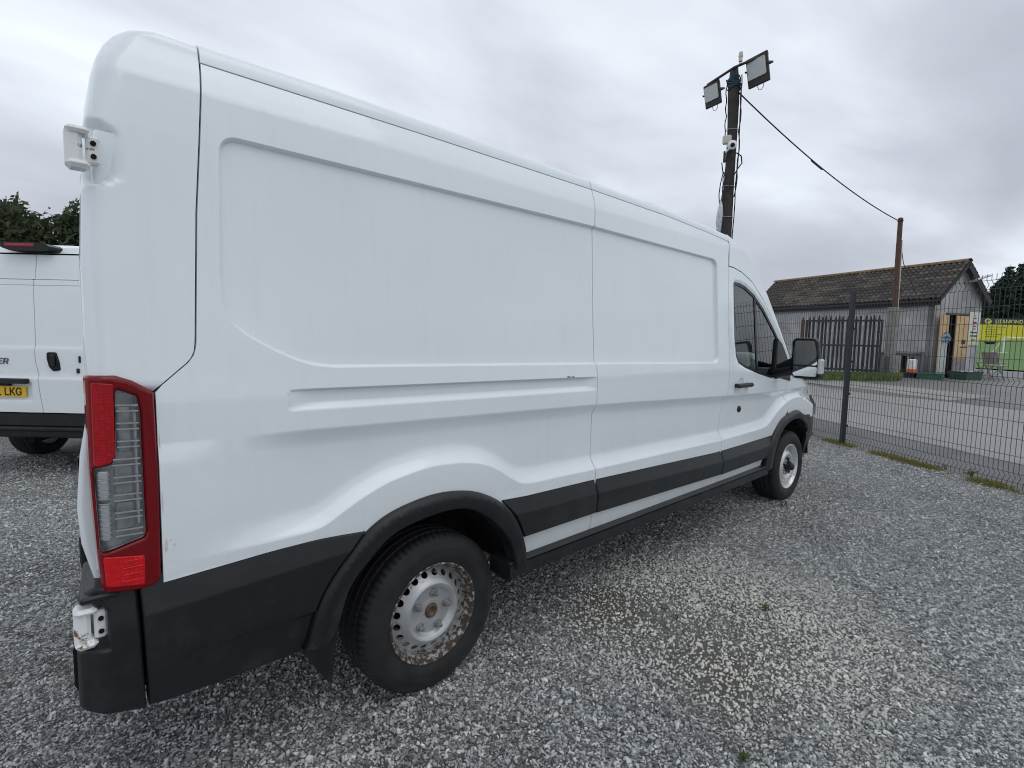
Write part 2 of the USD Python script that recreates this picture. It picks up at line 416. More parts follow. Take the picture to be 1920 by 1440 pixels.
# window glass
MAT['window_glass'] = usdkit.material(stage, '/World/Looks/window_glass', {
    't': ('transparent_bsdf', {'color': (.62, .68, .66)}), 'g': ('glossy_bsdf', {'color': (1, 1, 1), 'roughness': .01}),
    'f': ('fresnel', {'IOR': 1.5}), 'm': ('mix_closure', {})}, [('f.fac', 'm.fac'), ('t.BSDF', 'm.closure1'), ('g.BSDF', 'm.closure2')], surface='m.closure')
plain('frosted_glass', (.46, .49, .50), .55, spec=.25)
plain('scuff', (.55, .48, .48), .5, vary=.4, vscale=60)
MAT['clear_cover'] = usdkit.material(stage, '/World/Looks/clear_cover', {
    't': ('transparent_bsdf', {'color': (.90, .91, .91)}), 'g': ('glossy_bsdf', {'color': (1, 1, 1), 'roughness': .03}),
    'f': ('fresnel', {'IOR': 1.5}), 'm': ('mix_closure', {})}, [('f.fac', 'm.fac'), ('t.BSDF', 'm.closure1'), ('g.BSDF', 'm.closure2')], surface='m.closure')
MAT['lamp_glass'] = usdkit.material(stage, '/World/Looks/lamp_glass', {'p': ('principled_bsdf', {'base_color': (.50, .52, .53), 'roughness': .12, 'coat_weight': 1.0})}, surface='p.BSDF')


def patch_nodes(c, rmax, amount, tag):
    """Nodes for a soft round area of the yard at c: distance squared from the centre mapped to amount..0."""
    n = {f'vs{tag}': ('mapping', {'location': (-c[0], -c[1], 0)}), f'sx{tag}': ('separate_xyz', {}), f'x2{tag}': ('math', {'math_type': 'multiply'}), f'y2{tag}': ('math', {'math_type': 'multiply'}), f'ad{tag}': ('math', {'math_type': 'add'}),
         f'rad{tag}': ('map_range', {'from_min': .0, 'from_max': rmax, 'to_min': amount, 'to_max': 0.0, 'clamp': True})}
    l = [('g.position', f'vs{tag}.vector'), (f'vs{tag}.vector', f'sx{tag}.vector'), (f'sx{tag}.x', f'x2{tag}.value1'), (f'sx{tag}.x', f'x2{tag}.value2'), (f'sx{tag}.y', f'y2{tag}.value1'), (f'sx{tag}.y', f'y2{tag}.value2'),
         (f'x2{tag}.value', f'ad{tag}.value1'), (f'y2{tag}.value', f'ad{tag}.value2'), (f'ad{tag}.value', f'rad{tag}.value')]
    return n, l


DUST_N, DUST_L = patch_nodes((1.55, -1.60), 1.25, .62, 'd')
SOIL_N, SOIL_L = patch_nodes((1.17, -1.10), .32, .46, 'a'); SOIL2_N, SOIL2_L = patch_nodes((1.12, -1.75), .34, .42, 'b')
DUST_N |= {'nd': ('noise_texture', {'scale': 2.2, 'detail': 8.0, 'roughness': .7}), 'sd': ('math', {'math_type': 'add'}), 'md': ('map_range', {'from_min': .62, 'from_max': .98, 'to_max': .85, 'clamp': True}), 'dm': ('mix_color', {'b': (.74, .73, .66)})}
DUST_L += [('g.position', 'nd.vector'), ('nd.fac', 'sd.value1'), ('radd.result', 'sd.value2'), ('sd.value', 'md.value'), ('md.result', 'dm.fac')]
# single stones: tone by instance
MAT['stone'] = usdkit.material(stage, '/World/Looks/stone', {
    'o': ('geometry', {}), 'vv': ('voronoi_texture', {'scale': 47.0}), 'vs': ('separate_color', {}), 'tc': ('texture_coordinate', {}), 'n': ('noise_texture', {'scale': 1.6, 'detail': 4.0}),
    'r': ('rgb_ramp', {'ramp': [(0, (.12, .125, .124)), (.3, (.30, .31, .305)), (.7, (.50, .51, .50)), (.92, (.65, .66, .64)), (1, (.80, .80, .77))]}),
    'm': ('mix_color', {'blend_type': 'multiply', 'fac': .5}), 'nr': ('rgb_ramp', {'ramp': [(.3, (.55, .55, .55)), (.7, (1, 1, 1))]}),
    'b': ('bump', {'strength': .4, 'distance': .003}), 'p': ('principled_bsdf', {'roughness': .7, 'specular_ior_level': .4}), 'g': ('geometry', {}), **DUST_N},
    DUST_L + [('o.position', 'vv.vector'), ('vv.color', 'vs.color'), ('vs.r', 'r.fac'), ('tc.object', 'n.vector'), ('n.fac', 'nr.fac'), ('r.color', 'dm.a'), ('dm.result', 'm.a'), ('nr.color', 'm.b'), ('m.result', 'p.base_color'), ('n.fac', 'b.height'), ('b.normal', 'p.normal')], surface='p.BSDF')

def ground_mat(name, lo, hi, sscale, big=.9, rough=.85, bump=.6, tint=None, dist=.01):
    MAT[name] = usdkit.material(stage, '/World/Looks/' + name, {
        'g': ('geometry', {}), 'n': ('noise_texture', {'scale': sscale, 'detail': 5.0, 'roughness': .7}),
        'r': ('rgb_ramp', {'ramp': [(.28, lo), (.5, tuple((a+b)/2 for a, b in zip(lo, hi))), (.72, hi)]}),
        'n1': ('noise_texture', {'scale': big, 'detail': 6.0, 'roughness': .62, 'distortion': .4}),
        'big': ('rgb_ramp', {'ramp': [(.3, tint or (.68, .68, .68)), (.68, (1.0, 1.0, 1.0))]}), 'bm': ('mix_color', {'blend_type': 'multiply', 'fac': 1.0}),
        'b': ('bump', {'strength': bump, 'distance': dist}), 'p': ('principled_bsdf', {'roughness': rough, 'specular_ior_level': .35})},
        [('g.position', 'n.vector'), ('n.fac', 'r.fac'), ('g.position', 'n1.vector'), ('n1.fac', 'big.fac'), ('r.color', 'bm.a'), ('big.color', 'bm.b'), ('bm.result', 'p.base_color'),
         ('n.fac', 'b.height'), ('b.normal', 'p.normal')], surface='p.BSDF')


MAT['gravel'] = usdkit.material(stage, '/World/Looks/gravel', {
    'g': ('geometry', {}), 'wn': ('noise_texture', {'scale': 45.0, 'detail': 2.0}), 'wm': ('mix_color', {'blend_type': 'linear_light', 'fac': .012}),
    'v': ('voronoi_texture', {'scale': 78.0, 'feature': 'f1'}), 'v2': ('voronoi_texture', {'scale': 78.0, 'feature': 'distance_to_edge'}), 'sp': ('separate_color', {}),
    'r': ('rgb_ramp', {'ramp': [(0, (.14, .145, .144)), (.35, (.32, .33, .326)), (.7, (.50, .51, .50)), (.92, (.65, .66, .645)), (1, (.80, .80, .77))]}),
    'gap': ('map_range', {'from_min': .0, 'from_max': .16, 'to_min': .28, 'to_max': 1.0, 'clamp': True}), 'gm': ('mix_color', {'blend_type': 'multiply', 'fac': 1.0}),
    'n1': ('noise_texture', {'scale': .9, 'detail': 6.0, 'roughness': .65}), 'big': ('rgb_ramp', {'ramp': [(.32, (.50, .50, .50)), (.62, (1.0, 1.0, 1.0))]}), 'bm': ('mix_color', {'blend_type': 'multiply', 'fac': 1.0}),
    **SOIL_N, **SOIL2_N, **{k: v for k, v in DUST_N.items() if k != 'dm'}, 'fw': ('math', {'math_type': 'multiply', 'value2': .55}), 'mk2': ('math', {'math_type': 'maximum'}), 'mx': ('math', {'math_type': 'maximum'}), 'n3': ('noise_texture', {'scale': 3.4, 'detail': 9.0, 'roughness': .78}), 'sum': ('math', {'math_type': 'add'}),
    'mk': ('map_range', {'from_min': .72, 'from_max': .92, 'clamp': True}), 'fn': ('noise_texture', {'scale': 160.0, 'detail': 4.0}), 'fr': ('rgb_ramp', {'ramp': [(.3, (.085, .083, .068)), (.7, (.20, .195, .165))]}), 'fm': ('mix_color', {}),
    'b': ('bump', {'strength': 1.0, 'distance': .010}), 'p': ('principled_bsdf', {'roughness': .8, 'specular_ior_level': .3})},
    [('g.position', 'wn.vector'), ('g.position', 'wm.a'), ('wn.color', 'wm.b'), ('wm.result', 'v.vector'), ('wm.result', 'v2.vector'), ('v.color', 'sp.color'), ('sp.r', 'r.fac'), ('v2.distance', 'gap.value'), ('r.color', 'gm.a'), ('gap.result', 'gm.b'),
     ('g.position', 'n1.vector'), ('n1.fac', 'big.fac'), ('gm.result', 'bm.a'), ('big.color', 'bm.b'),
     *SOIL_L, *SOIL2_L, *[l for l in DUST_L if 'dm.' not in l[1]], ('rada.result', 'mx.value1'), ('radb.result', 'mx.value2'), ('md.result', 'fw.value1'), ('fw.value', 'mk2.value1'), ('mk.result', 'mk2.value2'), ('bm.result', 'fm.a'),
     ('g.position', 'n3.vector'), ('n3.fac', 'sum.value1'), ('mx.value', 'sum.value2'), ('sum.value', 'mk.value'), ('g.position', 'fn.vector'), ('fn.fac', 'fr.fac'), ('mk2.value', 'fm.fac'), ('fr.color', 'fm.b'), ('fm.result', 'p.base_color'),
     ('gap.result', 'b.height'), ('b.normal', 'p.normal')], surface='p.BSDF')
ground_mat('fines', (.060, .058, .050), (.125, .120, .100), 240.0, big=3.0, bump=.5)
ground_mat('tarmac', (.20, .20, .197), (.35, .35, .34), 60.0, big=.5, tint=(.82, .82, .80), rough=.7, bump=.3)
ground_mat('tarmac_dark', (.11, .112, .11), (.21, .212, .208), 70.0, big=.7, bump=.4)
ground_mat('yard_concrete', (.13, .128, .124), (.26, .256, .248), 12.0, big=.35, tint=(.55, .55, .55), rough=.55, bump=.2)
ground_mat('concrete_pale', (.24, .236, .222), (.36, .352, .335), 14.0, big=.8, tint=(.75, .75, .73))
ground_mat('field_soil', (.06, .075, .03), (.12, .14, .06), 6.0, big=.1)
ground_mat('pitch_grass', (.075, .15, .030), (.13, .23, .055), 8.0, big=.06, tint=(.8, .85, .8))
ground_mat('wet_patch', (.035, .036, .038), (.06, .062, .065), 9.0, big=.8, rough=.18, bump=.05)
ground_mat('shed_render', (.40, .40, .405), (.58, .58, .575), 35.0, big=1.3, tint=(.52, .51, .49), bump=.7, dist=.02)


def leafy(name, lo, hi, tr=.25):
    MAT[name] = usdkit.material(stage, '/World/Looks/' + name, {
        'g': ('geometry', {}), 'r': ('rgb_ramp', {'ramp': [(0, lo), (.6, tuple((a+b)/2 for a, b in zip(lo, hi))), (1, hi)]}),
        'n': ('noise_texture', {'scale': .9, 'detail': 3.0}), 'ad': ('math', {'math_type': 'multiply_add', 'value2': .55}), 'nn': ('math', {'math_type': 'multiply', 'value2': .55}),
        'p': ('principled_bsdf', {'roughness': .6, 'specular_ior_level': .25}), 't': ('translucent_bsdf', {}), 'm': ('mix_closure', {'fac': tr})},
        [('g.position', 'n.vector'), ('n.fac', 'nn.value1'), ('g.random_per_island', 'ad.value1'), ('nn.value', 'ad.value3'), ('ad.value', 'r.fac'), ('r.color', 'p.base_color'), ('r.color', 't.color'), ('p.BSDF', 'm.closure1'), ('t.BSDF', 'm.closure2')], surface='m.closure')


leafy('leaf_dark', (.028, .045, .026), (.085, .115, .062))
leafy('leaf_olive', (.045, .052, .022), (.135, .140, .058))
leafy('leaf_bramble', (.050, .046, .026), (.12, .115, .062))
leafy('needle_dark', (.020, .036, .026), (.060, .090, .062), .15)
leafy('weed_green', (.07, .10, .03), (.16, .19, .08), .35)
leafy('moss_yellow', (.14, .13, .035), (.27, .25, .09), .2)
leafy('verge_grass', (.11, .15, .045), (.25, .29, .10), .35)
leafy('hedge_leaf', (.03, .05, .018), (.08, .12, .04), .2)

# roof tile tones
for k, c in enumerate([(.060, .050, .044), (.080, .067, .058), (.046, .040, .036), (.105, .088, .073)]):
    plain(f'roof_tile_{"abcd"[k]}', c, .85, vary=.35, vscale=9, bump=.3, bscale=40)
plain('ridge_tile', (.17, .11, .05), .85, vary=.4, vscale=6)

# ------------------------------------------------------------------ lie of the land
POST = np.array([8.12, -.45]); FD = np.array([.585, .811]); FD /= np.linalg.norm(FD); FN = np.array([FD[1], -FD[0]])   # fence line and the direction across it


def across(x, y):
    return (np.asarray(x)-POST[0])*FN[0] + (np.asarray(y)-POST[1])*FN[1]


def height(x, y):
    n = across(x, y)
    return np.interp(n, [1.5, 7.5, 20, 90, 200], [0, .52, .52, 3.4, 5.0])


def fpt(s, n, dz=0.0):
    p = POST + s*FD + n*FN
    return np.array([p[0], p[1], height(*p) + dz])


def strip(s0, s1, n0, n1, lift, ds=1.0, dn=.5, wob=0, seed=0):
    """A sheet over the land between two lines along the fence direction."""
    S = np.linspace(s0, s1, max(2, int((s1-s0)/ds))); N = np.linspace(0, 1, max(2, int((n1-n0)/dn)+1))
    V = []
    for i, s_ in enumerate(S):
        w0 = wob*(meshkit.noise(np.array([[s_*.9, seed, 0]]))[0]-.5); w1 = wob*(meshkit.noise(np.array([[s_*.9, seed+9, 0]]))[0]-.5)
        for t in N:
            V.append(fpt(s_, (n0+w0)*(1-t)+(n1+w1)*t, lift))
    k = len(N); F = [[i*k+j, i*k+j+1, (i+1)*k+j+1, (i+1)*k+j] for i in range(len(S)-1) for j in range(k-1)]
    m = to_tm((np.array(V), np.array(F)))
    if m.face_normals[0][2] < 0: m.invert()
    return m


obj('ground', strip(-260, 260, -240, 260, -.3, 20, 4.0), 'field_soil', smooth=True, kind='structure')
gs = strip(-45, 45, -60, .05, 0, 3, 3)
obj('gravel_yard', gs, 'gravel', smooth=True, kind='structure')
obj('road_shoulder', strip(-30, 30, .05, 1.55, -.012, 2, .4), 'tarmac_dark', smooth=True, kind='structure')
obj('road', strip(-30, 30, 1.55, 5.3, -.006, .5, .3, 0), 'tarmac', smooth=True, kind='structure')
obj('concrete_yard', strip(-22, 30, 5.15, 19.6, -.001, .6, .5, .5, 3), 'yard_concrete', smooth=True, kind='structure')
obj('playing_field', strip(-60, 60, 20.2, 110, .02, 6, 3), 'pitch_grass', smooth=True, kind='structure')
# pale strip along the road edge, worn kerb pieces, apron at the gate
obj('road_edge_line', strip(-12, 12, 1.50, 1.58, -.002, .4, .2, .03, 5), 'concrete_pale', smooth=True, kind='structure')
obj('concrete_apron', strip(3.2, 9.5, 5.3, 6.5, .004, .5, .3, .25, 12), 'concrete_pale', smooth=True, kind='structure')
for k, (s_, l) in enumerate([(-3.9, .8), (-4.8, .75), (-5.7, .8), (-6.6, .8)]):
    a = fpt(s_, 4.75+.03*k, .012)
    obj('kerb_stone', bx((l, .12, .05), a, .012, rotm([0, 0, 1], math.atan2(FD[1], FD[0]))), 'kerb_stone', label=None, kind='structure')
for k, (s_, n_, a_, b_) in enumerate([(-2.2, 7.9, 1.9, .6), (-4.0, 7.4, 1.6, .5), (-5.6, 6.3, 2.2, .45), (-6.5, 9.5, 2.2, .9)]):
    t = np.linspace(0, 2*np.pi, 40, endpoint=False); rr = 1+.35*(meshkit.noise(np.stack([np.cos(t)*1.5, np.sin(t)*1.5, t*0+k*7], -1))-.5)*2
    P = [fpt(s_+a_*r*math.cos(u), n_+b_*r*math.sin(u), .006) for u, r in zip(t, rr)]; c = fpt(s_, n_, .006)
    obj('wet_patch', trimesh.Trimesh(np.vstack([P, [c]]), [[i, (i+1) % 40, 40] for i in range(40)] if FD[0]*FN[1]-FD[1]*FN[0] > 0 else [[(i+1) % 40, i, 40] for i in range(40)], process=False), 'wet_patch', smooth=True, kind='structure')

# ------------------------------------------------------------------ the white van: side surface y = -side(x, z), metres, rear axle at x = 0
CREST = np.array([(-1.3, .863), (-.685, .863), (-.548, .865), (-.511, .873), (-.462, .903), (-.379, .945), (-.267, .988), (-.111, 1.015), (-.037, 1.021), (.101, 1.013), (.217, .990), (.302, .953), (.373, .906), (.447, .858),
                  (.535, .843), (.749, .841), (1.007, .834), (2.598, .811), (2.968, .818), (3.35, .823), (3.45, .832), (3.54, .862), (3.683, .933), (3.80, .975), (3.921, 1.011), (4.081, 1.036), (4.337, 1.040), (4.6, .98), (5.2, .8)])
UZ = [.95, 1.22, 1.34, 1.42, 2.12, 2.20, 2.275, 2.33, 2.39, 2.41, 2.43, 2.445]
UW = [1.027, 1.020, 1.017, 1.009, .955, .946, .936, .917, .889, .884, .872, .840]


def smooth1(x, y):  # table lookup with slightly rounded corners
    xs = np.linspace(x[0], x[-1], 1200); ys = np.interp(xs, x, y); w = np.hanning(27); w /= w.sum()
    yp = np.convolve(np.pad(ys, 13, mode='edge'), w, 'valid')
    return lambda q: np.interp(q, xs, yp)


_crest = smooth1(CREST[:, 0], CREST[:, 1])
_upper = lambda z: np.interp(z, UZ, UW)


def taper(x):
    return .012*np.maximum(0, np.asarray(x)-2.6)**2


def body(x, z):
    x = np.asarray(x, float); z = np.asarray(z, float)
    c = _crest(x); s = z-c
    fade = sm(x, -.98, -.5)
    low = np.interp(z, [.38, .48, .585, .82, .95], [.985, 1.003, 1.018, 1.031, 1.033])
    v = np.where(s < 0, low, 1.032 - .046*fade*(1-(1-np.clip(s/.082, 0, 1))**2))
    zs = np.interp(x, [-.63, 1.0, 2.7, 3.6], [1.222, 1.196, 1.146, 1.125])
    t = np.clip((z-(zs-.066))/.066, 0, 1)**1.5
    return (1-t)*v + t*_upper(z) - taper(x)


RECESS = round_poly([(-.805, 2.16), (-.82, 1.72), (-.817, 1.65), (-.806, 1.603), (-.782, 1.567), (-.74, 1.535), (-.67, 1.495), (-.60, 1.462), (-.54, 1.443), (-.47, 1.434), (1.023, 1.417), (2.51, 1.397), (2.512, 2.158), (1.066, 2.172)], .055)
RAIL = dict(x0=-.632, x1=1.040)


def recess_depth(x, z):
    p = shapely.points(np.stack([x, z], -1)); d = shapely.distance(p, RECESS.boundary)*np.where(shapely.contains_xy(RECESS, x, z), 1, -1)
    return .019*np.clip(d/.009, 0, 1)


def rail_depth(x, z):
    zt = np.interp(x, [-.632, 1.043], [1.362, 1.347]); zb = np.interp(x, [-.632, 1.043], [1.293, 1.277])
    inside = np.minimum(np.clip((x+.632)/.003, 0, 1), np.clip((1.040-x)/.003, 0, 1))
    d = np.minimum.reduce([inside*np.clip(.16+(x+.632)/.12, 0, 1), inside*np.clip(.16+(1.043-x)/.14, 0, 1), np.clip((zt-z)/.004, 0, 1), np.clip((z-zb)/.018, 0, 1)])
    return .018*np.clip(d, 0, 1)


def side(x, z):
    x = np.asarray(x, float); z = np.asarray(z, float)
    return body(x, z) - recess_depth(x, z) - rail_depth(x, z)


def off(d, f=body):
    return lambda x, z: f(x, z)+d


ring_lines = []
for d in (.0015, 0, -.0045, -.009, -.0105, .006, -.018):
    q = RECESS.buffer(d); ring_lines.append(np.array(q.exterior.coords))
rl = lambda a, b: [(-.632, a), (1.043, b)]
rail_lines = [rl(1.347, 1.332), rl(1.354, 1.339), rl(1.318, 1.302), rl(1.325, 1.309), rl(1.286, 1.270), rl(1.372, 1.357), rl(1.362, 1.347), rl(1.358, 1.343), rl(1.293, 1.277), rl(1.311, 1.295), rl(1.366, 1.351), [(-.632, 1.293), (-.632, 1.362)], [(-.629, 1.293), (-.629, 1.362)], [(-.636, 1.29), (-.636, 1.365)], [(-.622, 1.293), (-.622, 1.362)], [(-.522, 1.31), (-.522, 1.352)], [(.913, 1.30), (.913, 1.342)], rl(1.30, 1.284)]
xs_ = np.linspace(-1, 4.4, 270)
zsl = np.interp(xs_, [-.63, 1.0, 2.7, 3.6], [1.222, 1.196, 1.146, 1.125])
crest_lines = [np.stack([xs_, _crest(xs_)+d], -1) for d in (-.006, .0, .008, .02, .035, .05, .065, .08, .095)] + [np.stack([xs_, zsl+d], -1) for d in (.006, 0, -.008, -.018, -.03, -.045, -.06, -.075)] + [[(-1, z), (4.4, z)] for z in (2.20, 2.26, 2.275, 2.29, 2.33, 2.36)]
ALL_LINES = ring_lines + rail_lines + crest_lines
ARCH_IN = [(-.520, .44), (-.478, .489), (-.434, .612), (-.367, .693), (-.270, .770), (-.148, .806), (.005, .820), (.127, .801), (.249, .732), (.337, .650), (.400, .547), (.418, .44)]
ARCH_OUT = [(-.598, .44), (-.579, .476), (-.552, .579), (-.501, .673), (-.437, .746), (-.357, .813), (-.271, .860), (-.158, .888), (-.039, .900), (.085, .890), (.192, .862), (.305, .804), (.400, .719), (.472, .589), (.492, .515), (.496, .47)]
FARCH_IN = [(3.60, .44), (3.64, .56), (3.72, .68), (3.82, .76), (3.95, .81), (4.10, .832), (4.25, .826), (4.40, .785), (4.52, .70), (4.58, .60), (4.62, .46)]
FARCH_OUT = [(3.46, .44), (3.486, .522), (3.543, .650), (3.669, .781), (3.80, .858), (3.946, .893), (4.065, .908), (4.228, .913), (4.36, .875), (4.46, .82), (4.50, .80)]
from scipy.interpolate import CubicSpline


def spline(P, n=60):
    P = np.array(P, float); t = np.concatenate([[0], np.cumsum(np.linalg.norm(np.diff(P, axis=0), axis=1)**.5)]); return [tuple(p) for p in CubicSpline(t, P)(np.linspace(0, t[-1], n))]


ARCH_IN, ARCH_OUT, FARCH_IN, FARCH_OUT = [spline(q) for q in (ARCH_IN, ARCH_OUT, FARCH_IN, FARCH_OUT)]
ARCH_CUT = Polygon(ARCH_IN + [(.418, .2), (-.52, .2)]).buffer(0).buffer(.03)
FARCH_CUT = Polygon(FARCH_IN + [(4.62, .2), (3.6, .2)]).buffer(0).buffer(.03)
SEAM_R = np.array([(.3, -1.0055), (1.379, -1.0055), (1.465, -.912), (1.490, -.899), (1.522, -.895), (1.904, -.876), (2.373, -.838), (2.46, -.837)])
SEAM_M = np.array([(.473, 1.035), (.584, 1.041), (1.0, 1.043), (1.35, 1.046), (1.66, 1.046), (2.156, 1.060), (2.3, 1.082), (2.40, 1.100), (2.47, 1.10)])
SEAM_F = np.array([(.47, 2.588), (.586, 2.582), (.795, 2.590), (1.0, 2.625), (1.20, 2.668), (1.358, 2.684), (1.642, 2.686), (2.127, 2.698), (2.206, 2.706), (2.38, 2.775)])
seam = lambda S, z: np.interp(z, S[:, 0], S[:, 1])
GUT = lambda x: np.interp(x, [-.84, 0, 1.1, 1.9, 2.4, 2.78], [2.376, 2.385, 2.389, 2.377, 2.352, 2.325])
G = .0026
zz = np.linspace(.48, 2.374, 90)
xg = np.linspace(-.834, 1.096, 40)
polyA = Polygon([(seam(SEAM_R, z)+G, z) for z in zz] + [(x, GUT(x)-.004) for x in xg] + [(seam(SEAM_M, z)-G, z) for z in zz[::-1]]).buffer(0).difference(ARCH_CUT)
xg2 = np.linspace(1.104, 2.74, 30)
polyB = Polygon([(seam(SEAM_M, z)+G, z) for z in zz] + [(x, GUT(x)-.004) for x in xg2] + [(seam(SEAM_F, z)-G, z) for z in zz[::-1] if z < 2.32]).buffer(0)

van = thing('white_van', 'white high roof panel van with black lower mouldings and rusty steel wheels, nearest the viewer', 'van')
VP = str(van.GetPath())
ALL = ALL_LINES
mA = panel(polyA if polyA.geom_type == 'Polygon' else max(polyA.geoms, key=lambda g: g.area), side, .03, lines=ALL, bstep=.014)
mB = panel(polyB, side, .03, lines=ALL, bstep=.014)
obj('side_panel', mA, 'white_paint', van, True); obj('side_panel', mB, 'white_paint', van, True)

# driver's door, window, pillar above the door, wing
DOOR_TOP = [(2.702, 2.128), (2.80, 2.125), (2.934, 2.105), (3.137, 2.047), (3.355, 1.922), (3.590, 1.752), (3.80, 1.59), (3.98, 1.42)]
WIN = round_poly([(2.806, 2.016), (2.90, 2.016), (3.018, 2.000), (3.196, 1.944), (3.397, 1.836), (3.636, 1.667), (3.80, 1.535), (3.90, 1.42), (3.90, 1.262), (3.709, 1.258), (3.540, 1.255), (3.249, 1.302), (2.986, 1.357), (2.870, 1.395), (2.828, 1.45), (2.805, 1.599)], .018)
door_p = Polygon([(seam(SEAM_F, z)+G, z) for z in np.linspace(.482, 2.124, 70)] + DOOR_TOP + [(3.98, 1.205), (3.905, 1.20), (3.93, 1.05), (3.975, .93), (3.9, .87), (3.6, .72), (3.47, .55), (3.44, .482)]).buffer(0)
door_p = door_p.difference(FARCH_CUT)
door_p = door_p if door_p.geom_type == 'Polygon' else max(door_p.geoms, key=lambda g: g.area)
WIN_CUT = WIN.buffer(.006)
dl = ALL_LINES[:0] + crest_lines + [np.array(WIN.buffer(d).exterior.coords) for d in (.012, .02, .03)]


def door_f(x, z):  # the skin turns in around the window
    p = shapely.points(np.stack([np.asarray(x, float), np.asarray(z, float)], -1)); d = shapely.distance(p, WIN)
    cup = np.hypot(np.asarray(x)-2.905, np.asarray(z)-1.222)
    return body(x, z) - .010*(1-sm(d, 0, .03)) - .012*(1-sm(cup, .035, .062))


cupl = [[(2.905+r*math.cos(a), 1.222+r*math.sin(a)) for a in np.linspace(0, 2*np.pi, 40)] for r in (.02, .036, .045, .054, .062)]
mDoor = panel(door_p.difference(WIN_CUT), door_f, .03, lines=dl+cupl, bstep=.014)
door = obj('front_door', mDoor, 'white_paint', van, True)
mWin = panel(WIN, off(-.018), .05, flange=.004)
WIN_FRAME = WIN.buffer(.008).difference(WIN.buffer(-.016))
mFrame = J(panel(WIN_FRAME, off(-.012), .03, flange=.01), panel([(3.205, 1.955), (3.235, 1.94), (3.262, 1.30), (3.228, 1.305)], off(-.013), .04, flange=.01))
SAIL = [(3.70, 1.60), (3.80, 1.555), (3.93, 1.43), (4.00, 1.34), (4.02, 1.20), (3.70, 1.245), (3.60, 1.262)]
mSail = panel(round_poly(SAIL, .012), off(.006), .03, rnd=.010, flange=.03)
obj('window_pane', mWin, 'window_glass', door, True); obj('window_frame', mFrame, 'black_plastic', door, True)
obj('mirror_mount', mSail, 'black_plastic', door, True)
hd = bx((.27, .030, .036), (2.905, -body(2.905, 1.222)-.032, 1.217), .012)
obj('door_handle', J(hd, bx((.04, .05, .03), (2.80, -body(2.8, 1.22)-.01, 1.218), .008), bx((.04, .05, .03), (3.01, -body(3.0, 1.22)-.01, 1.216), .008)), 'black_plastic', door)
lk = lathe([(.0, -.012), (.014, -.013), (.024, -.008), (.028, .004)], 20); lk.apply_translation((2.955, -body(2.955, 1.018)-.002, 1.018))
obj('lock_cover', lk, 'black_plastic', door, True)
APIL = [(2.78, 2.387), (2.907, 2.345), (3.025, 2.275), (3.258, 2.143), (3.476, 1.955), (3.716, 1.720), (3.958, 1.475), (4.12, 1.30)]
pil_p = Polygon([(2.715, 2.134), (2.738, 2.25), (2.779, 2.376)] + APIL + [(4.10, 1.24), (4.03, 1.212), (3.99, 1.43)] + [(x, z+.009) for x, z in DOOR_TOP[::-1]]).buffer(0)
mPil = panel(pil_p, off(0), .03, bstep=.014)
obj('roof_pillar', mPil, 'white_paint', van, True)
wing_p = Polygon([(3.912, 1.197), (4.03, 1.207), (4.10, 1.232), (4.36, 1.188), (4.62, 1.10), (4.78, 1.0), (4.80, .80), (4.50, .79), (4.46, .80), (4.2, .90), (3.985, .90), (3.937, 1.05)]).difference(FARCH_CUT)
mWing = panel(wing_p, off(0), .03, lines=crest_lines, bstep=.014)
obj('front_wing', mWing, 'white_paint', van, True)

# roof: rail section swept forward, then the crown
xr = np.concatenate([np.linspace(-.8365, 2.35, 26), np.linspace(2.45, 2.772, 8)])
RH = lambda x: np.interp(x, [-.84, -.4, .5, 1.1, 2.2, 2.78], [.068, .074, .070, .062, .058, .060])


def roof_mesh(x_list):
    V = []
    prof = [(0, .004, .012), (.0, .004, 0), (.003, .30, 0), (.010, .62, 0), (.024, .86, 0), (.045, 1.0, 0), (.09, 1.12, 0), (.16, 1.22, 0), (.3, 1.42, 0), (.5, 1.62, 0), (.7, 1.74, 0), (.89, 1.78, 0)]
    for x in x_list:
        w = _upper(GUT(x))+.002; h = RH(x)
        L = [(-(w-d-q), GUT(x)+k*h*(1 if k < 1.05 else 1)) for d, k, q in prof]
        L = [(-(w-.02), GUT(x)-.004)] + L[1:]
        V += [(x, y, z) for y, z in L] + [(x, -y, z) for y, z in L[::-1][1:]]
    n = len(V)//len(x_list)
    for row in (V[:n],):  # turned-in edge at the seam
        V = [(x, y*.972, z-.022) for x, y, z in row] + V
    F = []
    for i in range(len(x_list)):
        for j in range(n-1):
            a = i*n+j; F.append([a, a+n, a+n+1, a+1])
    return to_tm((np.array(V), np.array(F)))


mR = roof_mesh(np.concatenate([xr[xr < 1.08], [1.0915]])); mR2 = roof_mesh(np.concatenate([[1.0955], xr[xr > 1.1]]))
for q in (mR, mR2):
    if q.face_normals[len(q.faces)//2][2] < 0 and q.face_normals[:, 2].mean() < 0: q.invert()
obj('roof', mR, 'white_paint', van, 40); obj('roof', mR2, 'white_paint', van, 40)

# nose: rows along the side outline, swept across to the far side with a rounded plan
def nose_rows(pts, bulge, nexp, nn=33):
    V = []
    for (x, z), b in zip(pts, bulge):
        w = body(x, min(z, 2.44)); t = np.linspace(-1, 1, nn); t = np.sign(t)*np.abs(t)**.75
        V += [(x+b*(1-abs(u)**nexp)**(1/nexp*1.0), u*w, z) for u in t]
    k = nn; F = [[i*k+j, i*k+j+1, (i+1)*k+j+1, (i+1)*k+j] for i in range(len(pts)-1) for j in range(k-1)]
    m = to_tm((np.array(V), np.array(F)))
    c = m.triangles_center[len(m.faces)//2]; n = m.face_normals[len(m.faces)//2]
    if n[0] < 0: m.invert()
    return m


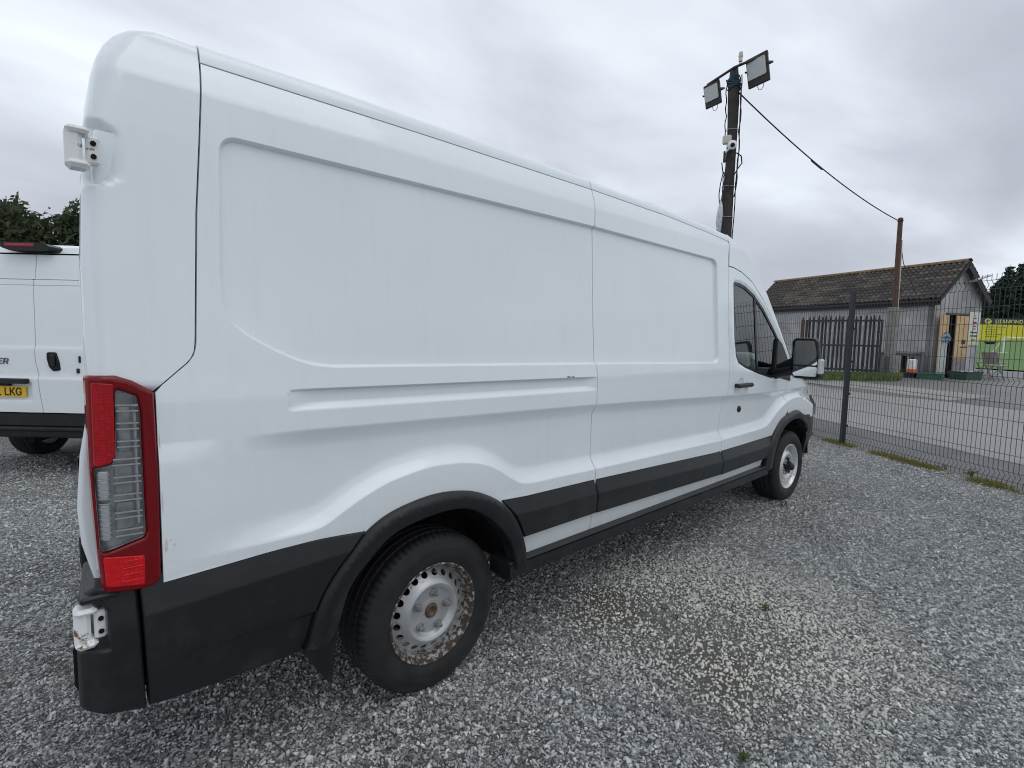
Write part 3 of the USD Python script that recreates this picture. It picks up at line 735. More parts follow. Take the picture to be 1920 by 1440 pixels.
roof_front = [(2.778, 2.387), (2.907, 2.345), (3.025, 2.275)]
rf = nose_rows(roof_front, [.0, .16, .30], 2.3)
V = np.array(rf.vertices).reshape(3, 33, 3)
for i in range(3):
    u = np.abs(V[i, :, 1])/np.abs(V[i, 0, 1]); V[i, :, 2] += (.105*(1-u**2.2))*(1, .95, .8)[i]
rf = trimesh.Trimesh(V.reshape(-1, 3), rf.faces, process=False)
obj('roof_front', rf, 'white_paint', van, True)
scr = [(3.025, 2.275), (3.258, 2.143), (3.476, 1.955), (3.716, 1.720), (3.958, 1.475), (4.12, 1.30)]
ws = nose_rows(scr, [.30, .32, .34, .36, .38, .40], 2.3); V = np.array(ws.vertices).reshape(6, 33, 3)
for i in range(6):
    u = np.abs(V[i, :, 1])/np.abs(V[i, 0, 1]); V[i, :, 2] += .084*(1-u**2.2)*(1-i/5)
ws.vertices = V.reshape(-1, 3)
obj('windscreen', ws, 'window_glass', van, True)
bon = [(4.12, 1.30), (4.10, 1.235), (4.36, 1.188), (4.62, 1.105), (4.78, 1.005)]
obj('bonnet', nose_rows(bon, [.40, .45, .42, .40, .38], 3.0), 'white_paint', van, 40)
fr = [(4.78, 1.005), (4.80, .90), (4.80, .80)]
obj('grille', nose_rows(fr, [.38, .42, .44], 3.2), 'black_gloss', van, 40)
fb = [(4.62, .82), (4.68, .79), (4.72, .70), (4.70, .58), (4.62, .44), (4.58, .34)]
obj('front_bumper', J(nose_rows(fb, [.55, .56, .56, .58, .60, .55], 3.0), panel([(4.37, .868), (4.45, .842), (4.62, .835), (4.72, .70), (4.70, .58), (4.62, .44), (4.585, .40), (4.585, .60), (4.52, .72), (4.44, .79)], off(.022), .04, flange=.03)), 'black_plastic', van, 40)
for s_ in (-1, 1):
    hl = panel(round_poly([(4.52, 1.125), (4.66, 1.085), (4.78, 1.0), (4.79, .93), (4.70, .97)], .02), off(.006), .03, flange=.03)
    obj('headlight', hl if s_ < 0 else mirror(hl), 'lamp_glass', van, True)

# rear corner column: vertical rows, plan runs from the seam back round the corner to the door edge
rz = np.concatenate([np.arange(.87, 2.20, .012), np.arange(2.20, 2.40, .008), np.arange(2.40, 2.4461, .004)])
XR = lambda z: np.interp(z, [.8, 1.0, 1.2, 1.43, 1.72, 2.0, 2.08, 2.16, 2.255, 2.31, 2.36, 2.395, 2.42, 2.436, 2.4455, 2.46], [-1.148, -1.153, -1.158, -1.155, -1.152, -1.136, -1.130, -1.122, -1.106, -1.092, -1.072, -1.050, -1.020, -.98, -.915, -.85])
CR = lambda z: np.interp(z, [.8, 2.05, 2.25, 2.35, 2.40, 2.43, 2.4455], [.045, .05, .07, .08, .075, .06, .02])
QW = lambda z: np.interp(z, UZ+[2.46], UW+[.80])
V = []; QN = 34


def hinge_recess(x, z):
    a = np.clip((-1.045-x)/.06, 0, 1); zt = np.interp(x, [-1.11, -1.04], [2.120, 2.088]); zb = np.interp(x, [-1.11, -1.04], [1.942, 1.980])
    return .030*a*sm(zt-z, -.003, .012)*sm(z-zb, -.003, .012)


for z in rz:
    xs0 = seam(SEAM_R, z)-G; w = float(np.interp(z, [.8, .95], [1.031, _upper(.95)])) if z < .95 else float(QW(z)); r = float(CR(z)); xe = float(XR(z)); xe = min(xe, xs0-.012)
    r = min(r, (xs0-xe)*.9)
    nl = QN-13; L = [(xs0+(xe+r-xs0)*t, -w) for t in np.linspace(0, 1, nl)]
    L += [(xe+r-r*math.sin(a), -(w-r+r*math.cos(a))) for a in np.linspace(0, np.pi/2, 12)[1:]]
    pk = .045*float(1-sm(z, 1.355, 1.395))                     # pocket behind the lamp
    L = [(x, y+pk) for x, y in L] + [(xe, -(w-r-.035)), (xe+.03, -(w-r-.036))]
    V += [(x, y+float(hinge_recess(x, z)) if y < -(w-r*1.01) or x > xe+.004 else y, z) for x, y in L]
k = len(V)//len(rz); F = [[i*k+j, i*k+j+1, (i+1)*k+j+1, (i+1)*k+j] for i in range(len(rz)-1) for j in range(k-1)]
mQ = to_tm((np.array(V), np.array(F)))
if mQ.face_normals[0][1] > 0: mQ.invert()
edge = np.array(V).reshape(len(rz), k, 3)[:, 0]; e2 = edge + [0, .02, 0]; n = len(rz)
fl = trimesh.Trimesh(np.vstack([edge, e2]), np.vstack([[[i, i+1, i+1+n], [i, i+1+n, i+n]] for i in range(n-1)]), process=False)
if fl.face_normals[0][0] < 0: fl.invert()
mQ = J(mQ, fl)
obj('rear_corner_panel', mQ, 'white_paint', van, 50)
def shear(m):
    v = np.array(m.vertices); v[:, 0] += .135*np.clip(v[:, 1]+.955, 0, 3)*np.clip((-v[:, 0]-.80)/.25, 0, 1); m.vertices = v; return m


# roof tail between the corner columns
tail = []
TY = np.linspace(-1, 1, 25)
for z in [2.10, 2.2, 2.255, 2.305, 2.34, 2.372, 2.40, 2.425, 2.445]:
    w = float(QW(z)-CR(z)-.03) if z < 2.44 else .80
    tail += [(float(XR(z))+.003, y*w, z + .055*(1-y*y)*sm(z, 2.25, 2.445)) for y in TY]
tail += [(-.836, y*.80, 2.452+.05*(1-y*y)) for y in TY]
k = 25; F = [[i*k+j, i*k+j+1, (i+1)*k+j+1, (i+1)*k+j] for i in range(9) for j in range(k-1)]
mT = to_tm((np.array(tail), np.array(F)))
if mT.face_normals[:, 0].mean() > 0: mT.invert()
obj('rear_corner_panel', shear(mirror(mQ)), 'white_paint', van, 50)
obj('roof_rear', shear(mT), 'white_paint', van, True)
# rear doors
dz_ = np.array([.60, .70, .85, .95, 1.05, 1.2, 1.35, 1.6, 2.0, 2.09]); dxr = np.array([-1.125, -1.135, -1.160, -1.182, -1.188, -1.176, -1.150, -1.130, -1.122, -1.112])
for s_ in (-1, 1):
    V = []
    for z, x in zip(dz_, dxr):
        V += [(x - .003*(1-((y-.475)/.475)**2), s_*y, z) for y in np.linspace(.006, .925, 12)] + [(x+.001, s_*.938, z), (x+.006, s_*.946, z), (x+.016, s_*.949, z), (x+.06, s_*.949, z)]
    F = [[i*16+j, i*16+j+1, (i+1)*16+j+1, (i+1)*16+j] for i in range(len(dz_)-1) for j in range(15)]
    q = to_tm((np.array(V), np.array(F)))
    if q.face_normals[:, 0].mean() > 0: q.invert()
    rd = obj('rear_door', shear(q), 'white_paint', van, True)
    obj('door_moulding', shear(bx((.02, .84, .16), (-1.150, s_*.44, .70), .008)), 'black_plastic', rd)


def hinge(x, y, z, h):
    """A cast hinge: a barrel block held between two lugs, and a leaf with two countersunk bolts on the body."""
    b = J(bx((.036, .05, h*.98), (x-.022, y+.010, z), .010),
          bx((.050, .062, h*.16), (x-.014, y+.006, z+h*.42), .012), bx((.050, .062, h*.20), (x-.014, y+.006, z-h*.40), .012))
    leaf = J(bx((.030, .026, h*.70), (x+.018, y+.004, z), .006))
    bol = []
    for s_ in (-1, 1):
        q = cyl((x+.018, y-.004, z+s_*h*.16), (x+.018, y-.014, z+s_*h*.16), 0.0065, 10)
        bol.append(q)
    return b, leaf, bol


for nm, (x, y, z, h) in {'a': (-1.135, -.985, 2.022, .105), 'b': (-1.168, -1.005, .735, .115)}.items():
    b, leaf, bol = hinge(x, y, z, h)
    p = obj('door_hinge', b, 'hinge_paint', van)
    obj('hinge_leaf', leaf, 'hinge_paint', p)
    for q in bol: obj('hinge_bolt', q, 'dark_gap', p)

# lower black mouldings
MT = smooth1([-1.1, -1.009, -.872, -.534, -.361, -.2, .322, .545, 1.019, 2.631, 3.36, 3.66], [.846, .843, .836, .831, .816, .812, .806, .808, .805, .784, .783, .770])


def mould_f(x, z):
    z = np.asarray(z, float); brk = np.interp(x, [-1, -.8, -.4, .5, 1.0, 2.5, 3.6], [.74, .748, .765, .708, .698, .650, .655])
    base = np.interp(z, [.40, .585, .82], [1.026, 1.050, 1.060])
    return base - .38*np.maximum(0, z-brk) - taper(x)


archO = Polygon(ARCH_OUT + [(.496, .2), (-.62, .2)]).buffer(0); farchO = Polygon(FARCH_OUT + [(4.50, .2), (3.44, .2)]).buffer(0)
lineT = lambda a, b: [(x, float(MT(x))) for x in np.linspace(a, b, 40)]
brk_l = [[(x, float(np.interp(x, [-1, -.8, -.4, .5, 1.0, 2.5, 3.6], [.74, .748, .765, .708, .698, .650, .655]))+d) for x in np.linspace(-1.06, 3.65, 120)] for d in (-.006, 0, .006)]
mL = Polygon(lineT(-1.003, .0) + [(.0, .50), (-.45, .431), (-.563, .431), (-.874, .434), (-1.050, .456), (-1.060, .83), (-1.03, .83), (-1.01, .845)]).buffer(0).difference(archO.buffer(.004))


def mouldL_f(x, z):
    s_ = (z - np.interp(x, [-.948, -.557], [.592, .578])); on = sm(x, -1.0, -.90)
    low = -.012*on*(s_ < 0)*1.0 + 0*s_
    return mould_f(x, z) - .012*on*(1-sm(s_, -.012, .001))


gl = [[(-.99, .5935+d), (-.557, .578+d)] for d in (0, -.006, -.012)]
mL = mL if mL.geom_type == 'Polygon' else max(mL.geoms, key=lambda g: g.area)
obj('side_moulding', panel(mL, mouldL_f, .03, rnd=.006, flange=.035, lines=brk_l+gl, bstep=.005), 'black_plastic', van, True)
mM = Polygon(lineT(.2, 1.037) + [(1.037, .588), (.3, .588)]).difference(archO.buffer(.004))
obj('side_moulding', panel(mM, mould_f, .03, rnd=.006, flange=.035, lines=brk_l), 'black_plastic', van, True)
mN = Polygon(lineT(1.047, 2.585) + [(2.578, .551), (1.046, .586)])
obj('side_moulding', panel(mN, mould_f, .03, rnd=.006, flange=.035, lines=brk_l), 'black_plastic', van, True)
mO = Polygon(lineT(2.592, 3.75) + [(3.6, .5), (3.475, .551), (2.588, .548)]).difference(farchO.buffer(.004))
obj('side_moulding', panel(mO if mO.geom_type == 'Polygon' else max(mO.geoms, key=lambda g: g.area), mould_f, .03, rnd=.006, flange=.035, lines=brk_l), 'black_plastic', van, True)
# wheel arch trims
aR = Polygon(ARCH_OUT + ARCH_IN[::-1]).buffer(0)
aF = Polygon(FARCH_OUT + FARCH_IN[::-1]).buffer(0)


def arch_f(x, z):
    return 1.056 + 0*np.asarray(x) - .25*np.maximum(0, .0) - taper(x)


def arch_shape(poly_out):
    def f(x, z):
        d = shapely.distance(shapely.points(np.stack([np.asarray(x, float), np.asarray(z, float)], -1)), poly_out.exterior)
        return 1.048 + .018*sm(d, 0, .022) - .012*sm(d, .05, .09) - taper(x)
    return f


al = [np.array(archO.buffer(-d).exterior.coords) for d in (.01, .022, .05, .07)]; al2 = [np.array(farchO.buffer(-d).exterior.coords) for d in (.01, .022, .05, .07)]
for pp, po, ll in ((aR, archO, al), (aF, farchO, al2)):
    m_ = panel(pp, arch_shape(po), .02, rnd=.008, flange=.07, lines=ll, bstep=.005)
    obj('wheel_arch_trim', m_, 'black_plastic', van, True); obj('wheel_arch_trim', mirror(m_), 'black_plastic', van, True)
# white strip is the panel itself; below it the black sill
sill_prof = [(-1.000, .482), (-1.035, .478), (-1.042, .470), (-1.034, .462), (-1.044, .458), (-1.046, .405), (-1.02, .388), (-.90, .40), (-.90, .482)]
sill = ext_yz(sill_prof, .385, 3.50)
obj('sill', sill, 'black_plastic', van, 25)
obj('mud_flap', bx((.016, .26, .24), (-.487, -.905, .395), .006, rotm([0, 1, 0], .12)), 'black_plastic', van)

# rear bumper: side block with a notch for the hinge, bar across
BUMP = Polygon([(-1.066, .832), (-1.160, .845), (-1.192, .818), (-1.196, .802), (-1.150, .792), (-1.136, .77), (-1.138, .672), (-1.185, .676), (-1.203, .662), (-1.203, .505), (-1.190, .492), (-1.057, .456)])
mBump = panel(BUMP, lambda x, z: 1.046 - .05*sm(x, -1.14, -1.22) - .02*sm(np.asarray(z), .70, .83), .02, rnd=.012, flange=.16, bstep=.005)
bar = [(-1.20, .49), (-1.215, .52), (-1.215, .63), (-1.20, .66), (-1.13, .665), (-1.10, .64), (-1.10, .48)]
mBar = prism_xz(bar, -.90, .90)
mBp = J(mBump, mirror(mBump), mBar.subdivide().subdivide().subdivide(), bx((.09, .30, .02), (-1.150, -.88, .815), .006), bx((.09, .30, .02), (-1.150, .88, .815), .006), bx((.05, 1.5, .12), (-1.12, 0, .74), .01))
obj('rear_bumper', shear(mBp), 'black_plastic', van, 35)

# tail lamp
LAMP = round_poly([(-1.158, 1.428), (-1.095, 1.427), (-1.056, 1.411), (-1.008, 1.378), (-1.004, 1.12), (-1.008, .835), (-1.022, .815), (-1.066, .812), (-1.144, .826), (-1.150, .934), (-1.158, 1.18)], .008)


def lamp_f(x, z):
    return 1.034 - .05*sm(x, -1.12, -1.19)**1.2 - .010*(np.asarray(z)-1.0)


CLEAR = round_poly([(-1.096, 1.389), (-1.052, 1.368), (-1.045, 1.326), (-1.043, .980), (-1.048, .967), (-1.117, .949), (-1.143, .944), (-1.148, 1.173), (-1.112, 1.182), (-1.102, 1.200)], .006)
INNER = round_poly([(-1.148, 1.410), (-1.101, 1.405), (-1.104, 1.205), (-1.115, 1.188), (-1.150, 1.180)], .006)
BOT = round_poly([(-1.140, .930), (-1.046, .912), (-1.048, .826), (-1.136, .844)], .006)
lampA = panel(LAMP.difference(CLEAR.buffer(.002)), lamp_f, .025, rnd=.012, flange=.05)
lm = obj('tail_light', lampA, 'lens_red_dark', van, True)
obj('reflector', J(panel(CLEAR.buffer(.0015), off(-.034, lamp_f), .02, flange=-.030), *[panel(round_poly([(x0, z0), (x1, z0), (x1, z1), (x0, z1)], .004), off(-.034+d, lamp_f), .02, rnd=.006, flange=.012) for x0, x1, z0, z1, d in
    ((-1.096, -1.062, 1.21, 1.340, .010), (-1.106, -1.062, 1.090, 1.180, .008), (-1.106, -1.062, .990, 1.070, .010))]), 'reflector', lm, True)
obj('reflector', J(*[panel(round_poly([(x0, z0), (x1, z0), (x1, z1), (x0, z1)], .004), off(-.016, lamp_f), .02, rnd=.005, flange=.012) for x0, x1, z0, z1 in ((-1.145, -1.118, 1.085, 1.165), (-1.143, -1.118, .968, 1.070), (-1.058, -1.049, 1.0, 1.33))]), 'reflector_bright', lm, True)
obj('clear_lens', panel(CLEAR, off(.0005, lamp_f), .025, rnd=.003, flange=.004), 'clear_cover', lm, True)
obj('red_lens', panel(INNER, off(.0025, lamp_f), .025, rnd=.003, flange=.006), 'lens_red_inner', lm, True)
obj('red_lens', panel(BOT, off(.0025, lamp_f), .025, rnd=.003, flange=.006), 'lens_red_bright', lm, True)
for z_ in np.linspace(1.335, .985, 8):
    for dz in (-.008, .008):
        z1 = z_+dz; x0, x1 = (-1.098 if z1 > 1.2 else -1.110), -1.047
        if z1 < .97: continue
        P = [(x, -(lamp_f(x, z1+.002)-.006), z1+(x-x1)*-.05) for x in np.linspace(x0, x1, 5)]
        obj('lens_rib', tube(P, .0023, 6), 'rib_white', lm)
for k in range(14):  # fine prisms in the reversing lamp
    z1 = 1.155-.0135*k
    if .968 < z1: obj('lens_prism', tube([(x, -(lamp_f(x, z1)-.010), z1) for x in (-1.143, -1.130, -1.118)], .0014, 5), 'rib_white', lm)
for z_ in np.linspace(.905, .848, 4):
    P = [(x, -(lamp_f(x, z_)+.0030), z_+(x+1.05)*-.03) for x in np.linspace(-1.098, -1.052, 4)]
    obj('lens_rib', tube(P, .0012, 5), 'lens_red_bright', lm)
lm2 = obj('tail_light', shear(mirror(lampA)), 'lens_red_dark', van, True)
obj('clear_lens', shear(mirror(panel(CLEAR.buffer(.003), off(-.002, lamp_f), .03, rnd=.003, flange=.006))), 'lens_clear', lm2, True)
# rust where the rail edge has been hit
rp = np.array([(.775, 1.352), (.80, 1.353), (.83, 1.3515), (.86, 1.351), (.85, 1.3575), (.835, 1.3605), (.82, 1.357), (.80, 1.362), (.79, 1.3575)])
obj('rust_chip', panel(rp, lambda x, z: body(x, z)+.0015, .01, flange=.006, bstep=.005), 'chip_rust', van, True, label='chipped rusty dent on the upper rail edge')

for P in ([(-1.001, 1.06), (-.999, 1.09), (-.997, 1.05), (-.999, 1.02)], [(-.998, .93), (-.993, .950), (-.989, .93), (-.990, .915), (-.996, .905)], [(-.975, .925), (-.971, .928), (-.972, .920)], [(-1.0, 1.22), (-.998, 1.26), (-.997, 1.21)], [(-.985, .94), (-.981, .943), (-.983, .935)]):
    obj('paint_scuff', panel(P, lambda x, z: side(x, z)+.0008, .01, flange=.004, bstep=.004), 'scuff', van, True)
# far side: mirrored skins
for nm, q in (('side_panel', mA), ('side_panel', mB), ('roof_pillar', mPil), ('front_wing', mWing)):
    obj(nm, mirror(q), 'white_paint', van, True)
d2 = obj('front_door', mirror(mDoor), 'white_paint', van, True)
obj('window_pane', mirror(mWin), 'window_glass', d2, True); obj('window_frame', mirror(mFrame), 'black_plastic', d2, True)
for pp in (mM, mN, mO if mO.geom_type == 'Polygon' else max(mO.geoms, key=lambda g: g.area), mL):
    obj('side_moulding', mirror(panel(pp, mould_f, .06, rnd=.006, flange=.035)), 'black_plastic', van, True)
obj('sill', mirror(sill), 'black_plastic', van, 25)

# mirror housing on its arm
def rbox(size, r, seg=3):
    s = np.array(size)/2-r; P = [np.array([a, b, c])*s for a in (-1, 1) for b in (-1, 1) for c in (-1, 1)]
    S = trimesh.creation.icosphere(2, r).vertices
    return hull(np.vstack([S+p for p in P]))


MIR = np.array([3.585, -1.262, 1.432]); fa = math.atan2(-(EYE[1]-MIR[1]), -(EYE[0]-MIR[0]))
RM = rotm([0, 0, 1], -.10)
hs = rbox((.11, .235, .345), .045); vv = hs.vertices.copy(); taperz = 1-.16*np.clip((vv[:, 2]-.02)/.16, 0, 1); vv[:, 1] = vv[:, 1]*taperz + .012*np.clip(vv[:, 2]/.17, -1, 1); vv[:, 0] = np.where(vv[:, 0] < 0, np.maximum(vv[:, 0], -.03), vv[:, 0]); hs.vertices = vv
hs.apply_transform(RM); hs.apply_translation(MIR)
mh = obj('wing_mirror', J(hs, tube([MIR+[.02, .10, -.10], MIR+[.04, .20, -.13], MIR+[.09, .30, -.15]], [.05, .045, .06], 10), tube([MIR+[.02, .10, -.02], MIR+[.06, .22, -.08], MIR+[.10, .30, -.12]], [.03, .03, .04], 10)), 'black_plastic', van, 40)


def glass_plate(poly, dx):
    q = trimesh.creation.extrude_polygon(round_poly(poly, .016), .004, engine='earcut'); v = q.vertices.copy()
    q.vertices = np.stack([-.0305-v[:, 2]+dx, v[:, 0], v[:, 1]], -1); q.apply_transform(RM); q.apply_translation(MIR); return q


obj('mirror_glass', glass_plate([(-.104, -.055), (.098, -.055), (.094, .06), (.082, .148), (-.070, .148), (-.090, .06)], 0), 'mirror_silver', mh)
obj('wide_angle_glass', glass_plate([(-.100, -.150), (.085, -.150), (.098, -.068), (-.104, -.068)], 0), 'mirror_silver', mh)
ind = rbox((.075, .03, .125), .013); ind.apply_translation((.0, -.118, -.065)); ind.apply_transform(RM); ind.apply_translation(MIR)
obj('indicator_lens', ind, 'lamp_glass', mh, 40)
lmr = mirror(hs); obj('wing_mirror', J(lmr, tube([(MIR+[.02, .10, -.10])*[1, -1, 1], (MIR+[.09, .30, -.15])*[1, -1, 1]], .045, 8)), 'black_plastic', van, 40)

# cab interior
seat_m = []
for y_ in (-.50, .38):
    cu = rbox((.52, .50 if y_ < 0 else .9, .18), .06); cu.apply_translation((2.98, y_, 1.02))
    bk = rbox((.15, .48 if y_ < 0 else .88, .62), .06); bk.apply_transform(rotm([0, 1, 0], -.18)); bk.apply_translation((2.73, y_, 1.36))
    seat_m.append((cu, bk, y_))
for cu, bk, y_ in seat_m:
    s_ = obj('seat', cu, 'seat_cloth', van, 40); obj('backrest', bk, 'seat_cloth', s_, 40)
    hr = rbox((.11, .26, .20), .045); hr.apply_translation((2.66, y_, 1.80)); obj('headrest', hr, 'seat_cloth' if y_ > 0 else 'pale_cloth', s_, 40)
dsh = prism_xz([(3.62, .80), (3.55, 1.10), (3.62, 1.24), (3.80, 1.29), (4.15, 1.285), (4.4, 1.17), (4.4, .80)], -.88, .88); obj('dashboard', dsh, 'dashboard', van, 30)
tor = trimesh.creation.torus(.19, .016, major_sections=28, minor_sections=8); tor.apply_transform(rotm([0, 1, 0], -1.05)); tor.apply_translation((3.42, -.48, 1.32))
obj('steering_wheel', J(tor, bx((.03, .34, .05), (3.425, -.48, 1.32), .01), cyl((3.43, -.48, 1.31), (3.68, -.48, 1.16), .03)), 'dashboard', van, 40)
obj('bulkhead', bx((.03, 1.74, 1.6), (2.56, 0, 1.45)), 'seat_cloth', van)
jk = rbox((.22, .26, .20), .08); jk.apply_translation((3.98, -.56, 1.36)); obj('dust_sheet', jk, 'pale_cloth', van, 40)

# dark inner shell behind the seams, floor, wheel wells
sh = [(-.70, .50), (-.955, .50), (-.975, .62), (-.985, .80), (-.955, .92), (-.955, 1.1), (-.965, 1.22), (-.95, 1.45), (-.90, 2.10), (-.88, 2.25), (-.84, 2.345), (-.78, 2.38)]
def shell_part(x0, x1):
    full = sh + [(-y, z) for y, z in sh[::-1]]
    m_ = trimesh.creation.extrude_polygon(Polygon(full), x1-x0, engine='earcut'); v = m_.vertices.copy(); m_.vertices = np.stack([x0+v[:, 2], v[:, 0], v[:, 1]], -1); return m_


shell = shell_part(.47, 2.555)
top_sh = [(y, z) for y, z in sh if z > .9]; top_sh[0] = (-.955, .93)
full = top_sh + [(-y, z) for y, z in top_sh[::-1]]
m2 = trimesh.creation.extrude_polygon(Polygon(full), 1.47, engine='earcut'); v = m2.vertices.copy(); m2.vertices = np.stack([-1.0+v[:, 2], v[:, 0], v[:, 1]], -1)
obj('inner_shell', J(shell, m2, bx((.32, 1.86, .46), (-.80, 0, .70)), bx((.46, .25, .32), (-.86, -.85, .65))), 'dark_gap', van)
obj('inner_shell', J(bx((.02, 1.70, .6), (2.66, 0, .75)), bx((1.2, 1.84, .05), (3.1, 0, .52)), bx((.10, 1.5, .7), (3.62, 0, .70)), bx((1.0, 1.2, .5), (4.3, 0, .75)), bx((.02, .05, 1.2), (2.72, -.93, 1.1)), bx((.5, .9, .3), (4.7, 0, .6))), 'dark_gap', van)
ch = [bx((5.4, .12, .14), (1.6, s_*.45, .46), .01) for s_ in (-1, 1)] + [cyl((0, -.75, .345), (0, .75, .345), .055), bx((.28, .32, .26), (0, 0, .36), .08), bx((1.1, .06, .03), (0, -.58, .42), .005), bx((1.1, .06, .03), (0, .58, .42), .005),
      cyl((.35, -.60, .37), (.35, -.60, .75), .03), bx((.9, .5, .26), (1.9, -.45, .47), .05), cyl((-1.0, .3, .40), (2.6, .3, .38), .035), cyl((4.24, -.75, .345), (4.24, .75, .345), .05), bx((.5, .6, .3), (4.25, 0, .40), .05)]
obj('underbody', J(ch), 'underbody', van)
for xc, y_, rr in ((0, -1, .50), (0, 1, .50), (4.18, -1, .52), (4.18, 1, .52)):
    a = np.linspace(.14, np.pi-.14, 25); V = []
    for q in a: V += [(xc+rr*math.cos(q), y_*.985, .345+.96*rr*math.sin(q)), (xc+rr*math.cos(q), y_*.60, .345+.96*rr*math.sin(q))]
    F = [[2*i, 2*i+1, 2*i+3, 2*i+2] for i in range(24)]
    w1 = to_tm((np.array(V), np.array(F)))
    V2 = [(xc+rr*math.cos(q), y_*.60, .345+.96*rr*math.sin(q)) for q in a] + [(xc, y_*.60, .30)]
    w2 = trimesh.Trimesh(V2, [[i, i+1, 25] for i in range(24)], process=False)
    obj('wheel_well', J(w1, w2), 'underbody', van, True)

# ------------------------------------------------------------------ wheel: outer face towards -y, hub at origin, rim flange plane at y = 0
def tyre_mesh(nt=432):
    R0 = .352
    prof = [(.212, .012), (.218, .002), (.224, -.003), (.232, -.004), (.245, -.012), (.262, -.0175), (.285, -.0195), (.2865, -.0205), (.2885, -.0205), (.290, -.0195), (.305, -.016), (.320, -.009), (.333, .000), (.341, .008), (.3455, .016)]
    ws_ = np.linspace(.020, .205, 47); groove = [.050, .090, .135, .175]
    for w in ws_:
        crown = R0 - .0035*((w-.1125)/.09)**2
        g = min(abs(w-c) for c in groove)
        prof.append((crown-(.009 if g < .0046 else 0), w))
    prof += [(.3455, .209), (.341, .217), (.333, .225), (.320, .234), (.290, .244), (.262, .243), (.232, .229), (.218, .222), (.212, .213)]
    P = np.array(prof); n = len(P); a = np.arange(nt)/nt*2*np.pi
    r = np.broadcast_to(P[:, 0], (nt, n)).copy(); w = np.broadcast_to(P[:, 1], (nt, n))
    k = np.arange(nt) % 6
    sip = ((k == 0) | (k == 1))[:, None]
    sh_ = ((w > .004) & (w < .046)) | ((w > .179) & (w < .221))
    r -= np.where(sip & sh_ & (r > .33), .0055, 0)
    k2 = (np.arange(nt) + 3) % 6
    mid = (((w > .054) & (w < .070)) | ((w > .110) & (w < .131)) | ((w > .155) & (w < .171)))
    r -= np.where((k2 == 0)[:, None] & mid, .004, 0)
    V = np.stack([r*np.cos(a)[:, None], w, r*np.sin(a)[:, None]], -1).reshape(-1, 3)
    i = np.repeat(np.arange(nt), n-1); j = np.tile(np.arange(n-1), nt); i2 = (i+1) % nt
    F = np.stack([i*n+j, i*n+j+1, i2*n+j+1, i2*n+j], -1)
    m = to_tm((V, F))
    c = m.triangles_center; s_ = np.sum(m.face_normals*(c*[1, 0, 1]), 1).mean()
    if s_ < 0: m.invert()
    return m


def rim_mesh():
    outer = [(.2225, .004), (.2215, -.004), (.2175, -.0065), (.2125, -.004), (.2085, .006), (.204, .012), (.200, .022), (.197, .045), (.1925, .062)]
    disc = [(.188, .058), (.180, .052), (.162, .040), (.146, .026), (.136, .014), (.126, .008), (.116, .011), (.107, .020), (.102, .028), (.096, .031), (.060, .031), (.050, .027), (.042, .026), (.034, .026), (.0325, .028)]
    back = [(p[0], p[1]+.006) for p in disc[::-1]]
    barrel = [(.190, .072), (.186, .10), (.186, .19), (.196, .215), (.210, .222), (.214, .220), (.200, .205), (.192, .19), (.192, .10), (.2005, .060), (.206, .024), (.213, .012), (.219, .008)]
    prof = outer + disc + back + barrel
    m = lathe(prof, 120, closed=True)
    V = np.array(m.vertices, np.float32); Fc = np.array(m.faces, np.uint32)
    man = m3.Manifold(m3.Mesh(V, Fc))
    if man.volume() < 0: man = m3.Manifold(m3.Mesh(V, Fc[:, ::-1].copy()))
    cut = []
    for k_ in range(20):
        a = (k_+.5)/20*2*np.pi; c = np.array([.166*math.cos(a), .043, .166*math.sin(a)]); d = np.array([math.cos(a)*.45, -1, math.sin(a)*.45]); d /= np.linalg.norm(d)
        q = cyl(c-d*.03, c+d*.05, .0155, 18)
        qm = m3.Manifold(m3.Mesh(np.array(q.vertices, np.float32), np.array(q.faces, np.uint32)))
        if qm.volume() < 0: qm = m3.Manifold(m3.Mesh(np.array(q.vertices, np.float32), np.array(q.faces, np.uint32)[:, ::-1].copy()))
        cut.append(qm)
    return to_tm(man - m3.Manifold.batch_boolean(cut, m3.OpType.Add))


def build_wheel(parent, name, loc, rust, hub_dark=False, rot=0):
    w = thing(name, parent=parent, loc=loc, rotz=rot)
    obj('tyre', TYRE, 'tyre_rubber', w, 40)
    obj('rim', RIM, 'wheel_rust' if rust else 'wheel_clean', w, 35)
    for k_ in range(5):
        a = k_/5*2*np.pi + 1.40; c = np.array([.080*math.cos(a), 0, .080*math.sin(a)])
        nut = J(tube([c+[0, .033, 0], c+[0, .022, 0]], [.019, .018], 16), tube([c+[0, .023, 0], c+[0, .004, 0], c+[0, .0, 0]], [.0115, .0115, .009], 6), cyl(c+[0, .004, 0], c+[0, -.005, 0], .006, 8))
        obj('wheel_nut', nut, 'steel_bolt', w)
    if hub_dark:
        obj('hub_cap', lathe([(0, -.052), (.022, -.05), (.034, -.040), (.038, -.02), (.042, .028), (.0, .029)], 28), 'black_plastic', w, 40)
        for k_ in range(5):
            a = k_/5*2*np.pi+.3
            obj('cap_arm', tube([(.035*math.cos(a), .0, .035*math.sin(a)), (.085*math.cos(a), .012, .085*math.sin(a))], [.014, .010], 6), 'black_plastic', w)
    else:
        obj('hub_cap', lathe([(0, .026), (.012, .025), (.017, .020), (.025, .018), (.029, .021), (.0335, .030), (.0, .031)], 28), 'hub_rust', w, 40)
    obj('brake_drum', lathe([(0, .045), (.13, .045), (.14, .06), (.14, .12), (0, .12)], 32), 'underbody', w)
    return w


